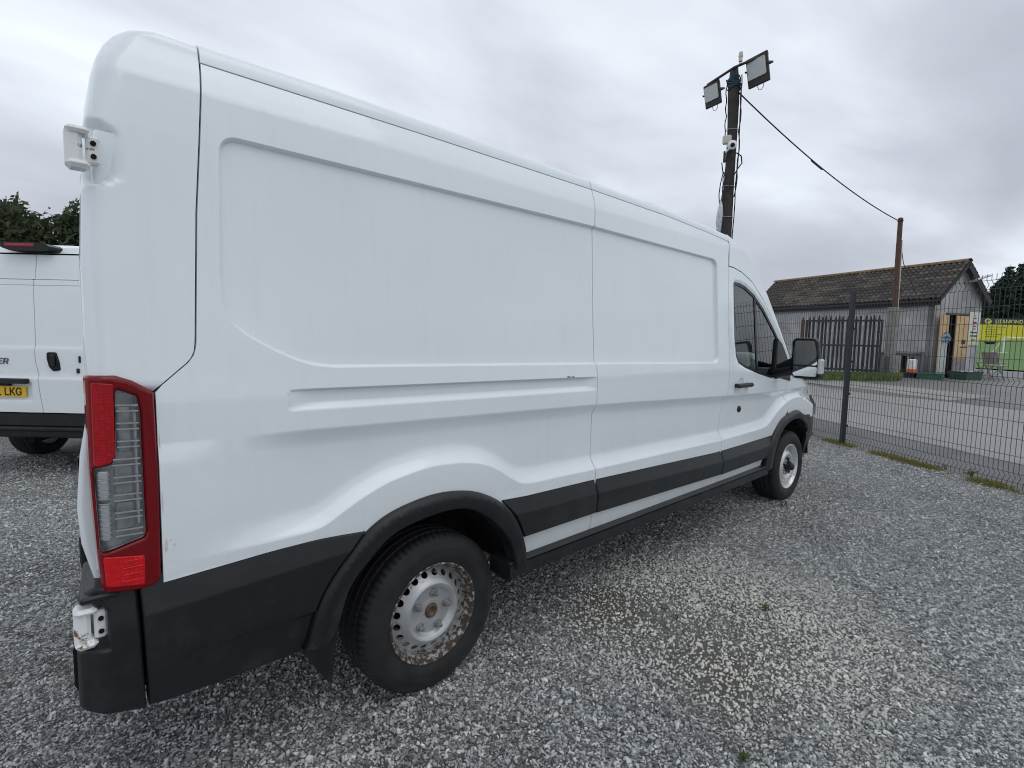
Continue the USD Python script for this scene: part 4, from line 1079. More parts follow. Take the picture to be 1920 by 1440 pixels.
TYRE = tyre_mesh(); RIM = rim_mesh()
wheel_r = build_wheel(van, 'wheel', (0, -.975, .344), True)
wheel_f = build_wheel(van, 'wheel', (4.245, -.958, .344), False, True, rot=-.03)
ref(wheel_r, 'wheel', van, (0, .975, .344), math.pi); ref(wheel_f, 'wheel', van, (4.245, .958, .344), math.pi-.03)

# ------------------------------------------------------------------ second van, behind at left: local frame x right, y away, z up, origin under the middle of its tail
lv = thing('white_van', 'white panel van with a yellow number plate on its rear door, behind the nearer van', 'van', (-1.12, 4.62, 0), math.atan2(RIGHT[1], RIGHT[0]))
xs2 = [(-.80, .42), (-.93, .46), (-.99, .60), (-1.02, .9), (-1.015, 1.2), (-.985, 1.6), (-.93, 2.1), (-.90, 2.26), (-.86, 2.36), (-.78, 2.415), (-.5, 2.44), (0, 2.45)]
xs2 = xs2 + [(-x, z) for x, z in xs2[::-1][1:]]
cs = Polygon(xs2)
body_a = trimesh.creation.extrude_polygon(cs, 5.3, engine='earcut'); v = body_a.vertices.copy(); body_a.vertices = np.stack([v[:, 0], .03+v[:, 2], v[:, 1]], -1)
prof = Polygon([(.03, .42), (.0, .6), (-.0, 1.0), (.03, 1.35), (.05, 1.9), (.10, 2.3), (.16, 2.40), (.35, 2.46), (3.5, 2.46), (3.9, 2.36), (4.75, 1.42), (5.15, 1.15), (5.3, .95), (5.33, .42)])
side_b = trimesh.creation.extrude_polygon(prof, 2.4, engine='earcut'); v = side_b.vertices.copy(); side_b.vertices = np.stack([1.2-v[:, 2], v[:, 0], v[:, 1]], -1)
def mani(m):
    V = np.array(m.vertices, np.float32); F = np.array(m.faces, np.uint32)
    m.merge_vertices(); V = np.array(m.vertices, np.float32); F = np.array(m.faces, np.uint32)
    q = m3.Manifold(m3.Mesh(V, F))
    return q if q.volume() > 0 else m3.Manifold(m3.Mesh(V, F[:, ::-1].copy()))


wcut = mani(J(tube([(-1.3, .95, .34), (-.72, .95, .34)], .43, 32))) + mani(tube([(.72, .95, .34), (1.3, .95, .34)], .43, 32)) + mani(tube([(-1.3, 4.4, .34), (-.72, 4.4, .34)], .43, 32)) + mani(tube([(.72, 4.4, .34), (1.3, 4.4, .34)], .43, 32))
lvb = (mani(body_a) ^ mani(side_b)) - wcut
obj('body', to_tm(lvb), 'white_paint_far', lv, 25)


def rear_y(z):
    z = np.asarray(z, float)
    y = np.interp(z, [.5, .68, .90, 1.0, 1.025, 1.055, 1.34, 1.365, 1.95, 1.99, 2.05, 2.06, 2.31], [-.028, -.030, -.032, -.034, -.034, -.014, -.010, .008, .036, .040, .043, .060, .092])
    return y


gap = lambda z: np.interp(z, [.66, .9, 1.05, 1.2, 1.35, 1.9, 2.32], [.085, .055, .045, .012, .006, -.008, -.004])
zr_ = np.linspace(.672, 2.312, 60)
pr = Polygon([(float(gap(z))+.004, z) for z in zr_] + [(.86, 2.312), (.90, 2.2), (.955, 1.6), (.975, 1.2), (.965, .672)])
pl = Polygon([(float(gap(z))-.004, z) for z in zr_] + [(-.86, 2.312), (-.90, 2.2), (-.955, 1.6), (-.975, 1.2), (-.965, .672)])
PREC = sbox(-.70, .815, -.05, .965)


def ryf(x, z):
    d = shapely.distance(shapely.points(np.stack([np.asarray(x, float), np.asarray(z, float)], -1)), PREC)
    return -rear_y(z) + .022 - .03*(1-sm(d, 0, .03))


hl_ = [[(-1, z), (1, z)] for z in (.9, 1.0, 1.012, 1.025, 1.04, 1.055, 1.34, 1.352, 1.365, 1.99, 2.05, 2.056)]
pl_lines = [np.array(PREC.buffer(d).exterior.coords) for d in (.001, .01, .02, .03)]
r1 = obj('rear_door', panel(pl, ryf, .04, flange=.04, lines=hl_+pl_lines), 'white_paint_far', lv, True)
r2 = obj('rear_door', panel(pr, ryf, .04, flange=.04, lines=hl_), 'white_paint_far', lv, True)
obj('seam_strip', bx((1.8, .02, 1.66), (0, .10, 1.5)), 'dark_gap', lv)
obj('door_crease', J(bx((1.78, .006, .008), (0, float(rear_y(1.992))-.019, 1.992)), bx((1.78, .006, .008), (0, float(rear_y(2.05))-.019, 2.052))), 'badge_grey', lv)
hpoly = round_poly([(.135, 1.305), (.235, 1.305), (.265, 1.20), (.275, 1.115), (.195, 1.105), (.155, 1.15), (.135, 1.23)], .02)
hp = obj('door_handle', panel(hpoly, lambda x, z: -rear_y(1.2)+.034+0*x, .02, rnd=.010, flange=.03), 'black_gloss', r2, True)
obj('handle_lever', bx((.05, .02, .12), (.205, float(rear_y(1.2))-.040, 1.22), .008), 'black_plastic', hp)
obj('hinge_cover', bx((.03, .02, .05), (.455, float(rear_y(1.1))-.025, 1.115), .005), 'black_plastic', r2)
obj('hinge_cover', bx((.02, .02, .07), (.475, float(rear_y(1.2))-.025, 1.235), .005), 'black_plastic', r2)
gh = bx((.72, .045, .055), (-.40, float(rear_y(.98))-.040, 1.000), .010)
ghp = obj('grab_handle', gh, 'black_plastic', r1)
obj('plate_light', bx((.10, .03, .03), (-.30, float(rear_y(.96))-.015, .962), .004), 'black_gloss', ghp)
npl = obj('number_plate', bx((.52, .008, .111), (-.352, float(rear_y(.9))-.012, .887), .002), 'plate_yellow', r1)


def put_text(txt, h, x, y, z, mat, parent, right=False, bold=True, depth=.002, slant=0, sx=1.0):
    m = meshkit.text_mesh(txt, h, depth, bold); v = np.array(m.vertices); v[:, 0] *= sx; v[:, 0] += slant*v[:, 1]
    if right: v[:, 0] -= v[:, 0].max()
    m.vertices = np.stack([v[:, 0]+x, y-v[:, 2], v[:, 1]+z], -1)
    return obj('lettering', m, mat, parent, False)


put_text('1 LKG', .079, -.135, float(rear_y(.9))-.0165, .848, 'plate_ink', npl, right=True, sx=.88)
put_text('ER', .058, -.262, float(rear_y(1.2))-.024, 1.175, 'badge_grey', r1, right=True, slant=.25, depth=.004, sx=1.25)
bump2 = J(bx((1.98, .14, .165), (0, .03, .595), .02), bx((2.0, .10, .04), (0, -.035, .500), .012), bx((1.96, .16, .09), (0, .06, .44), .02))
obj('rear_bumper', bump2, 'black_plastic', lv)
bl = prism_xz(round_poly([(-.32, 2.425), (.02, 2.43), (.17, 2.41), (.205, 2.385), (.195, 2.345), (.10, 2.338), (-.20, 2.338), (-.29, 2.37)], .012), -.02, .16)
bm_ = obj('high_brake_light', bl, 'black_gloss', lv, 30)
obj('red_lens', bx((.30, .012, .034), (-.10, -.021, 2.396), .005), 'red_led', bm_)
for k in range(4): obj('led', bx((.045, .008, .012), (-.19+.062*k, -.027, 2.394), .003), 'lens_red_bright', bm_)
for s_ in (-1, 1):
    tl = obj('tail_light', bx((.10, .06, .62), (s_*.965, .03, 1.18), .02), 'lens_red_dark', lv)
    obj('hinge', bx((.06, .03, .10), (s_*.93, .0, 1.7), .01), 'white_paint_far', lv)
    obj('side_moulding', bx((.03, 2.4, .22), (s_*1.012, 2.7, .70), .01), 'black_plastic', lv)
    obj('side_window', bx((.012, .85, .55), (s_*.955, 3.9, 1.68), .005, rotm([0, 1, 0], s_*.11)), 'black_gloss', lv)
obj('windscreen', bx((1.55, .012, 1.15), (0, 4.28, 1.93), .005, rotm([1, 0, 0], math.pi/2-.835+math.pi/2-.0)), 'black_gloss', lv)
obj('underbody', J(bx((1.5, 4.6, .16), (0, 2.6, .44), .02), cyl((-.8, .95, .34), (.8, .95, .34), .06), cyl((-.3, .2, .33), (-.3, 2.6, .33), .04)), 'underbody', lv)
W2 = ref(wheel_f, 'wheel', lv, (.96, .95, .349), math.pi/2)
ref(wheel_f, 'wheel', lv, (-.96, .95, .349), -math.pi/2); ref(wheel_f, 'wheel', lv, (.96, 4.4, .349), math.pi/2); ref(wheel_f, 'wheel', lv, (-.96, 4.4, .349), -math.pi/2)

# ------------------------------------------------------------------ mesh fence
FA = math.atan2(FD[1], FD[0])
fence = thing('mesh_fence', 'dark steel mesh fence with V folds on square posts along the yard edge', 'fence')


def folded(s, z0, z1, folds):
    """A vertical wire that kinks outward at each fold."""
    pts = [(0, z0)]
    for z in folds:
        pts += [(0, z-.05), (.036, z), (0, z+.05)]
    pts.append((0, z1)); pts = sorted(set(pts), key=lambda p: p[1])
    return [fpt(s, -.0+d, 0)*[1, 1, 0] + [0, 0, z] for d, z in pts]


def fence_panel(s0, s1, base, folds, top):
    hz = []
    for zf in folds: hz += [zf-.05, zf+.05]
    for a, b in zip(folds[:-1], folds[1:]):
        n = round((b-a-.1)/.2); hz += [a+.05+(b-a-.1)*k/n for k in range(1, n)]
    for k in range(int((s1-s0)/.055)+1):
        s = s0+.03+.055*k
        if s > s1-.02: break
        obj('vertical_wire', tube(folded(s, base+.02, base+top, [base+f for f in folds]), .0030, 5), 'fence_steel', fence, True)
    for z in hz:
        obj('horizontal_wire', tube([fpt(s0+.02, .004)*[1, 1, 0]+[0, 0, base+z], fpt(s1-.02, .004)*[1, 1, 0]+[0, 0, base+z]], .0032, 5), 'fence_steel', fence, True)


fence_panel(-2.72, 0, .0, [.13, 1.18, 2.28], 2.40)
fence_panel(-5.2, -2.72, .0, [.13, 1.18, 2.28], 2.40)
fence_panel(0, 2.52, -.06, [.13, 1.18, 2.22], 2.33)
fence_panel(2.52, 5.05, -.08, [.13, 1.18, 2.22], 2.33)
for k, s in enumerate([0, -2.74, 2.54, 5.07, -5.2]):
    o_ = fpt(s, -.035)
    p = obj('post', bx((.062, .062, 2.40), (o_[0], o_[1], 1.19), .004, rotm([0, 0, 1], FA)), 'fence_steel', fence)
    for z in (.3, .8, 1.3, 1.8, 2.2):
        q = fpt(s, .003); obj('clamp', bx((.08, .012, .035), (q[0], q[1], z), .003, rotm([0, 0, 1], FA)), 'fence_steel', p)

# ------------------------------------------------------------------ lamp pole with floodlights
PB = np.array([8.96, 2.01, 0.0])
pole = thing('light_pole', 'tarred wooden pole with two floodlights and a white security camera', 'light pole', PB)
zt = 6.92
pz = np.linspace(-.3, zt, 24)
shaft = tube([(.0 + .30*(z/zt) + .015*math.sin(z*1.3), .30*(z/zt)*.6+.012*math.cos(z*1.7), z) for z in pz], [.108 + .010*math.sin(z*2.1) - .010*z/zt for z in pz[:-1]] + [.07], 14)
TOP = np.array([.30, .18, zt]); AX = lambda z: np.array([.30*(z/zt) + .015*math.sin(z*1.3), .18*(z/zt)+.012*math.cos(z*1.7), z])
obj('shaft', shaft, 'tar_pole', pole, True)
TOC = (EYE-PB-TOP); TOC[2] = 0; TOC /= np.linalg.norm(TOC)          # flat direction towards the open yard
LAMP_R, LAMP_L = np.array([9.19, 1.72, 6.70]), np.array([9.47, 2.75, 6.66])
SDIR = np.array([.39, -.92, 0])                                     # across the pole as seen from the yard
AD = np.array([LAMP_R[0]-LAMP_L[0], LAMP_R[1]-LAMP_L[1], 0]); AD /= np.linalg.norm(AD)            # cross arm
c0 = TOP + TOC*.10 + [0, 0, -.03]
A0, A1 = LAMP_L + np.array([0, 0, .24]) - PB - AD*.12, LAMP_R + np.array([0, 0, .21]) - PB + AD*.22
arm = obj('cross_arm', tube([A0, c0, A1], .026, 8), 'lamp_housing', pole, True)


def floodlight(cen, size, tilt, yaw):
    w, h = size
    M = rotm([0, 0, 1], yaw) @ rotm([1, 0, 0], tilt)
    def T(m): m = m.copy(); m.apply_transform(M); m.apply_translation(cen); return m
    body_ = J(bx((w, .05, h), (0, .03, 0), .012), *[bx((w*.9, .03, .012), (0, .065, -h/2+.05+k*.035), .003) for k in range(int(h/.04))])
    f = obj('floodlight', T(body_), 'lamp_housing', pole)
    obj('lamp_rim', T(J(bx((w*.80, .020, .016), (0, -.003, h*.36), 0), bx((w*.80, .020, .016), (0, -.003, -h*.22), 0), bx((.016, .020, h*.56), (-w*.40, -.003, h*.07), 0), bx((.016, .020, h*.56), (w*.40, -.003, h*.07), 0))), 'lamp_rim', f)
    obj('glass', T(bx((w*.77, .016, h*.54), (0, -.004, h*.07), 0)), 'frosted_glass', f)
    obj('bracket', T(J(bx((.012, .16, .035), (-w*.5-.012, .06, h*.1), .003), bx((.012, .16, .035), (w*.5+.012, .06, h*.1), .003), bx((w+.04, .012, .035), (0, .14, h*.1), .003))), 'lamp_housing', f)
    obj('cord', T(tube([(-.05, .05, -h/2), (-.04, .05, -h/2-.07), (.02, .05, -h/2-.09), (.07, .05, -h/2-.05), (.08, .06, -h/2+.02)], .006, 6)), 'cable_black', f, True)
    return f


yawc = math.atan2(RIGHT[1], RIGHT[0])
lyaw = math.atan2(AD[1], AD[0])
FL = floodlight(LAMP_R-PB, (.46, .52), .24, lyaw)
FR = floodlight(LAMP_L-PB, (.40, .45), .24, lyaw)
obj('photocell', J(cyl(c0+AD*.13+[0, 0, .05], c0+AD*.13+[0, 0, .14], .035, 12), cyl(c0+AD*.13+[0, 0, .14], c0+AD*.13+[0, 0, .22], .042, 12, .036)), 'box_cream', pole, 40)
rope = []
for k in range(7):
    zc = zt-.20-.028*k+.02*math.sin(k*5); t = np.linspace(0, 2*np.pi, 22)
    rope.append(tube([AX(zc)+np.array([.118*math.cos(a), .118*math.sin(a), .03*math.sin(a*2+k)]) for a in t], .012, 6))
rope.append(tube([AX(zt-.40)+TOC*.125-AD*.05, AX(zt-.15)+TOC*.13+AD*.03, c0+AD*.12+[0, 0, .02]+TOC*.02], .010, 6))
obj('rope', J(rope), 'blue_rope', pole, True)


def side_pt(z, a, d=.125):
    """Point on the pole at height z; a = -1 at the left edge as seen from the yard, 1 at the right."""
    return AX(z) + d*(a*SDIR + math.sqrt(max(0, 1-a*a))*TOC)


obj('junction_box', bx((.16, .10, .15), side_pt(5.50, -.55, .16), .012, rotm([0, 0, 1], yawc-.5)), 'box_cream', pole)
cc = side_pt(5.38, .05, .17)
cm = J(lathe([(0, -.09), (.045, -.085), (.078, -.06), (.088, -.02), (.085, .03), (.06, .06), (0, .065)], 24), )
cm.apply_transform(rotm([0, 0, 1], yawc-.25) @ rotm([1, 0, 0], .35)); cm.apply_translation(cc)
cmo = obj('security_camera', cm, 'camera_white', pole, 40)
ey = lathe([(0, -.100), (.03, -.096), (.046, -.082), (.05, -.07), (0, -.06)], 20); ey.apply_transform(rotm([0, 0, 1], yawc-.25) @ rotm([1, 0, 0], .35)); ey.apply_translation(cc)
obj('camera_lens', ey, 'black_gloss', cmo, 40)
obj('camera_bracket', tube([side_pt(5.30, -.75, .12), side_pt(5.26, -.6, .17), cc+[0, 0, -.02]], .018, 8), 'camera_white', cmo, True)
obj('conduit', bx((.05, .04, .22), side_pt(5.20, -.9, .13), .01), 'lamp_housing', pole)
for a, zz0, zz1, sw in ((-.95, 6.7, 5.55, .03), (.9, 6.75, 4.4, .04), (.98, 6.6, 2.4, .02), (-.98, 5.1, 2.4, .05), (-.8, 4.9, 4.2, .02)):
    zs_ = np.linspace(zz0, zz1, 14)
    obj('power_cable', tube([side_pt(z, a, .122+sw*abs(math.sin(i*.9+a))) for i, z in enumerate(zs_)], .011, 6), 'cable_black', pole, True)
obj('power_cable', tube([side_pt(5.25, .8, .12), side_pt(5.2, 1, .19), side_pt(5.06, 1, .21), side_pt(4.95, .95, .15), side_pt(4.8, .6, .13), side_pt(4.55, 0, .12)], .012, 6), 'cable_black', pole, True)
for z in (5.72, 4.62, 4.02, 3.60, 3.15):
    t = np.linspace(0, 2*np.pi, 20); obj('wire_tie', tube([AX(z)+np.array([.118*math.cos(a), .118*math.sin(a), .01*math.sin(a)]) for a in t], .005, 5), 'galvanised', pole, True)
sl = trimesh.creation.icosphere(3, 1.0); v = sl.vertices; nn_ = meshkit.fbm(v*2.2+5, 3); v = v*np.array([.065, .065, .36])*(.7+.6*nn_[:, None]); sl.vertices = v + side_pt(3.95, -.9, .135)
obj('foil_wrap', sl, 'foil', pole, 50)

# cable from the pole to the rusty pole over the road
RP = fpt(0, 0)*0 + np.array([18.78, 1.10, 0.0])
c_a = PB + side_pt(6.42, .75, .11); c_b = np.array([19.08, 1.19, 5.40])
t = np.linspace(0, 1, 40); sag = .22
obj('overhead_cable', J(tube([c_a+(c_b-c_a)*u - np.array([0, 0, sag*4*u*(1-u)]) for u in t], .014, 6), tube([c_a+(c_b-c_a)*u - np.array([0, 0, sag*4*u*(1-u)+.02]) for u in np.linspace(.34, .40, 6)], .022, 6)), 'cable_black', '/World', True,
    label='black overhead cable strung from the floodlight pole to the rusty pole', cat='cable')

# ------------------------------------------------------------------ gate post with rusty pole, palisade gate
def G(x, y, dz=0): return np.array([x, y, float(height(x, y))+dz])


gp = G(18.72, 1.14)
gz = gp[2]
gpo = thing('gate_post', 'square grey concrete gate post beside the palisade gate', 'gate post', gp, 1.18)
obj('shaft', bx((.24, .24, 2.25), (0, 0, 1.10), .02), 'concrete_post', gpo)
obj('plinth', bx((.40, .34, .75), (-.02, -.05, .36), .02), 'concrete_post', gpo)
obj('latch_plate', bx((.10, .03, .12), (-.02, -.135, 1.75), .006), 'gate_steel', gpo)
rpole = thing('rusty_pole', 'thin rusty steel pole standing on top of the concrete gate post', 'pole', (gp[0]+.07, gp[1]-.02, gz+2.22))
obj('tube', tube([(0, 0, -.2), (.02, .02, .35), (.10, .06, 1.6), (.17, .085, 2.70)], [.085, .072, .070, .068], 12), 'rust_pole', rpole, True)
obj('cap', tube([(.17, .085, 2.68), (.172, .086, 2.78)], [.085, .06], 12), 'rust_pole', rpole, True)
obj('stay_wire', tube([(.17, .085, 2.30), (.34, -.05, 1.4), (.75, -.38, .45)], .012, 5), 'cable_black', rpole, True)
obj('conduit', tube([(.10, -.05, -.05), (.17, -.02, 1.2), (.21, .01, 2.1)], .018, 6), 'lamp_rim', rpole, True)

g0, g1 = np.array([18.62, 1.36]), np.array([18.42, 3.52]); gd = g1-g0; gl_ = np.linalg.norm(gd); gd /= gl_; ga = math.atan2(gd[1], gd[0])
g_z = .70
gate = thing('palisade_gate', 'black steel palisade gate with pointed pales in front of the shed wall', 'gate', (g0[0], g0[1], g_z), ga)
for z in (.06, .84, 1.64): obj('rail', bx((gl_, .05, .06), (gl_/2, .0, z), .006), 'gate_steel', gate)
for x in (.03, gl_-.03): obj('stile', bx((.06, .06, 1.62), (x, 0, .84), .006), 'gate_steel', gate)
npale = 17
for k in range(npale):
    x = .11+(gl_-.22)*k/(npale-1); w = .034; hh = 1.80+.02*math.sin(k*2.3)
    q = trimesh.creation.extrude_polygon(Polygon([(-w, 0), (w, 0), (w, hh-.10), (w*.55, hh-.04), (w*.75, hh-.02), (0, hh), (-w*.75, hh-.02), (-w*.55, hh-.04), (-w, hh-.10)]), .012, engine='earcut'); v = q.vertices.copy()
    q.vertices = np.stack([v[:, 0], -.032-v[:, 2]-.35*np.abs(v[:, 0]), v[:, 1]], -1); q.apply_transform(rotm([0, 1, 0], .012*math.sin(k*1.7+.4))); q.apply_translation((x, 0, .0))
    obj('pale', q, 'gate_steel', gate)
obj('latch', bx((.14, .03, .03), (.10, -.05, 1.28), .005), 'gate_steel', gate)
gp2 = fpt(0, 0)*0; gpx = g1+gd*.10
obj('gate_post', J(bx((.09, .09, 1.75), (gpx[0], gpx[1], g_z+.80), .008), bx((.05, .05, .1), (gpx[0], gpx[1], g_z+1.72), .02)), 'rust_pole', label='thin brown steel gate post at the far end of the palisade gate', cat='gate post')

# ------------------------------------------------------------------ shed: local frame u along the long wall (away), v along the gable
SA = 1.18                                     # direction of the long axis
so = G(20.78, .43)
shed = thing('shed', 'grey rendered shed with a steep brown pantile roof and open plank doors', 'shed', so, SA)
# local x = long axis, local -y = gable direction
Lx, Wy, He = 7.4, 2.46, 2.70
wall = trimesh.util.concatenate([])
th = .2
wl = J(bx((Lx, th, He+.3), (Lx/2, -th/2, He/2-.15)), bx((Lx, th, He+.3), (Lx/2, -Wy+th/2, He/2-.15)))
rise = 1.14
gpoly = Polygon([(0, -.3), (Wy, -.3), (Wy, He), (Wy/2, He+rise), (0, He)])
DO = sbox(.60, -.31, 1.68, 2.10)
def gable(poly, x):
    m_ = trimesh.creation.extrude_polygon(poly, th, engine='earcut'); v = m_.vertices.copy(); m_.vertices = np.stack([x+v[:, 2], -v[:, 0], v[:, 1]], -1); m_.invert(); return m_


inset = Polygon([(th+.002, -.3), (Wy-th-.002, -.3), (Wy-th-.002, He), (Wy/2, He+rise-.22), (th+.002, He)])
obj('wall', J(wl), 'shed_render', shed); obj('gable_wall', gable(gpoly.difference(DO), -.004), 'shed_render', shed)
obj('gable_wall', gable(gpoly, Lx-th+.004), 'shed_render', shed)
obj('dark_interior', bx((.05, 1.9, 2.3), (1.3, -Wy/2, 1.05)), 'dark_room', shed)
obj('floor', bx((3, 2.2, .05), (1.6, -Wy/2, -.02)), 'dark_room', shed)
# roof slopes with tiles
ov, ovg = .16, .22
sl_len = math.hypot(Wy/2, rise); ca, sa = (Wy/2)/sl_len, rise/sl_len
def slope_pt(x, d, side_, lift=0):      # d: distance down from the ridge
    y = (Wy/2 - d*ca - lift*sa) if side_ > 0 else (Wy/2 + d*ca + lift*sa)
    return (x, -y, He+rise - d*sa + lift*ca)


Ltot = sl_len+ov
for s_ in (1, -1):
    A = [slope_pt(-ovg, 0, s_, -.02), slope_pt(Lx+ovg, 0, s_, -.02), slope_pt(Lx+ovg, Ltot, s_, -.02), slope_pt(-ovg, Ltot, s_, -.02)]
    B = [slope_pt(-ovg, 0, s_, .03), slope_pt(Lx+ovg, 0, s_, .03), slope_pt(Lx+ovg, Ltot, s_, .03), slope_pt(-ovg, Ltot, s_, .03)]
    rfd = obj('roof', hull(A+B), 'bitumen_felt', shed)
    rows = 11; cols = 23; tw = (Lx+2*ovg)/cols; gau = Ltot/rows; built = 0; rest = []
    for i in range(rows):
        for j in range(cols):
            x0 = -ovg + j*tw; d0 = i*gau-.015; d1 = (i+1)*gau+.045
            if i == rows-1: d1 = Ltot+.05
            r_ = np.random.default_rng(i*97+j+(0 if s_ > 0 else 5000)); jz = r_.uniform(-.010, .010); jd = r_.uniform(-.012, .012)
            us = [0, .12, .24, .36, .44, .52, .64, .76, .88, .97, 1.04]; hs_ = [.020, .060, .068, .030, .010, .020, .060, .068, .030, .010, .022]
            lip = .034
            V = [slope_pt(x0+u*tw, d0+jd, s_, .028+h) for u, h in zip(us, hs_)] + [slope_pt(x0+u*tw, d1+jd, s_, .028+lip+h+jz) for u, h in zip(us, hs_)] + [slope_pt(x0+u*tw, d1+jd, s_, .028+h+jz-.004) for u, h in zip(us, hs_)]
            n = len(us); F = []
            for q in range(n-1):
                F += [[q, q+n, q+n+1], [q, q+n+1, q+1], [q+n, q+2*n, q+2*n+1], [q+n, q+2*n+1, q+n+1]]
            m_ = trimesh.Trimesh(V, F if s_ < 0 else [f[::-1] for f in F], process=False)
            if m_.face_normals[:, 2].mean() < 0: m_.invert()
            if s_ > 0 and not (i < 1 and False) and built < 300 and x0 < 6.0:
                obj('roof_tile', m_, 'roof_tile_' + 'abcd'[r_.integers(4)], rfd, 30); built += 1
            else: rest.append(m_)
    obj('roof_tiles', J(rest), 'roof_tile_a', rfd, 30, kind='stuff')
for k in range(17):
    x0 = -ovg+(Lx+2*ovg)*k/17; x1 = x0+(Lx+2*ovg)/17+.02
    t = np.linspace(0, np.pi, 7); V = [(x, -Wy/2+.13*math.cos(a), He+rise+.035+.10*math.sin(a)) for x, e in ((x0, 0), (x1, 1)) for a in t]
    m_ = trimesh.Trimesh(V, [f for q in range(6) for f in ([q, q+1, q+8], [q, q+8, q+7])], process=False)
    if m_.face_normals[:, 2].mean() < 0: m_.invert()
    obj('ridge_tile', m_, 'ridge_tile', shed, 30)
ez = slope_pt(0, Ltot, 1)
obj('fascia', bx((Lx+2*ovg-.02, .04, .20), (Lx/2, ez[1]-.01, ez[2]-.10), .004), 'fascia_black', shed)
obj('gutter', tube([(-ovg, ez[1]+.05, ez[2]-.06), (Lx+ovg, ez[1]+.05, ez[2]-.09)], .055, 8), 'fascia_black', shed, True)
for s_ in (1, -1):  # barge boards under the verge
    P = [slope_pt(x, d, s_, l) for x in (-ovg-.012, -ovg+.028) for d in (.0, Ltot+.02) for l in (-.17 if s_ < 0 else -.07, .025)]
    obj('barge_board', hull(P), 'fascia_black', shed)
    P = [slope_pt(x, d, s_, l) for x in (-ovg+.04, -.03) for d in (.05, Ltot) for l in (-.06, -.03)]
    obj('soffit', hull(P), 'frame_wood', shed)
# doors: frame, left leaf swung open, right leaf part open, planks as pieces
obj('door_frame', J(bx((.10, .06, 2.10), (-.02, -.62, 1.05), .004), bx((.10, .06, 2.10), (-.02, -1.66, 1.05), .004), bx((.10, 1.10, .07), (-.02, -1.14, 2.135), .004)), 'frame_wood', shed)


def leaf(name, hx, ang, w, low_mat, low_h, flip):
    M = trimesh.transformations.translation_matrix((hx[0], hx[1], 0)) @ rotm([0, 0, 1], ang)
    def T(m): m.apply_transform(M); return m
    back = obj(name, T(bx((w, .022, 2.04), (w/2, .018, 1.06), .003)), 'door_wood', shed)
    npl_ = 4
    for k in range(npl_):
        ww = w/npl_
        obj('plank', T(bx((ww-.006, .022, 2.04-low_h), (ww*(k+.5), .041, 1.06+low_h/2), .003)), 'door_wood', back)
        obj('plank', T(bx((ww-.006, .022, low_h-.01), (ww*(k+.5), .041, .04+low_h/2-.005), .003)), low_mat, back)
    return back, T


lf, TL = leaf('door_leaf', (-.075, -.58), math.pi/2+.16, .56, 'door_pale', 1.30, False)
rg, TR = leaf('door_leaf', (-.075, -1.66), math.pi/2+.04, .74, 'door_grey', .62, True)
obj('hasp', TR(bx((.20, .05, .14), (.28, .05, 1.22), .02)), 'fascia_black', rg); obj('hasp', TR(bx((.42, .03, .04), (.25, .045, 1.04), .006)), 'fascia_black', rg)
# lamp bracket on the gable
obj('wall_lamp', J(tube([(-.02, -1.42, 3.20), (-.30, -1.50, 3.26)], .04, 8), bx((.12, .75, .06), (-.34, -1.75, 3.36), .02, rotm([1, 0, 0], -.25))), 'galvanised', shed)


def S(x, y, z): return so + np.array([x*math.cos(SA)-y*math.sin(SA), x*math.sin(SA)+y*math.cos(SA), z])


# notice on the gable, with its rows of print
sg = thing('notice_board', 'tall pale notice with red and dark print on the shed gable', 'sign', S(-.03, -2.09, 1.10), SA)
obj('board', bx((.02, .62, 1.14), (0, 0, .57), .004), 'sign_white', sg)
obj('yellowed_panel', bx((.006, .60, .26), (-.012, 0, .15)), 'sign_yellowed', sg)
for k, (z, w, m_, h_) in enumerate([(1.02, .10, 'sign_red', .03), (.93, .16, 'tub_green', .05), (.78, .22, 'sign_red', .09), (.66, .20, 'sign_red', .05), (.57, .16, 'sign_ink', .04), (.45, .40, 'sign_ink', .055), (.33, .42, 'sign_ink', .055), (.19, .24, 'sign_ink', .05)]):
    n = max(1, int(w/.055)); r_ = np.random.default_rng(k)
    obj('print_row', J([bx((.004, w/n*.72, h_*r_.uniform(.7, 1)), (-.0165, w/2-(q+.5)*w/n, z)) for q in range(n)]), m_, sg)
# things by the shed
rg_c = S(-.26, -.28, 1.34)
ra = trimesh.creation.icosphere(3, 1.0); v = ra.vertices; v = v*np.array([.05, .11, .17])*(.35+1.2*meshkit.fbm(v*3.1+2, 3)[:, None]); v[:, 2] -= .25*np.abs(v[:, 1]); ra.vertices = v + rg_c
obj('rag', ra, 'rag_blue', label='blue and white rag hung on the left plank door of the shed', cat='rag', smooth=50)
hu = thing('hutch', 'low grey wooden hutch with an open front against the shed wall', 'hutch', S(.55, .36, 0), SA)
obj('back', bx((1.0, .04, .78), (.2, -.28, .39)), 'hutch_wood', hu); obj('side', bx((.04, .56, .78), (-.28, 0, .39)), 'hutch_wood', hu); obj('side', bx((.04, .56, .78), (.68, 0, .39)), 'hutch_wood', hu)
obj('lid', bx((1.12, .68, .05), (.2, .02, .81), .006, rotm([1, 0, 0], -.06)), 'hutch_wood', hu); obj('front_board', bx((.50, .03, .78), (.46, .28, .39)), 'hutch_wood', hu)
obj('front_frame', J(bx((.035, .03, .72), (-.26, .29, .38)), bx((.50, .03, .035), (-.02, .29, .735)), bx((.035, .03, .72), (.20, .29, .38))), 'galvanised', hu)
can = thing('sprayer_can', 'white plastic sprayer can with orange base by the hutch', 'container', S(.05, .80, 0), SA)
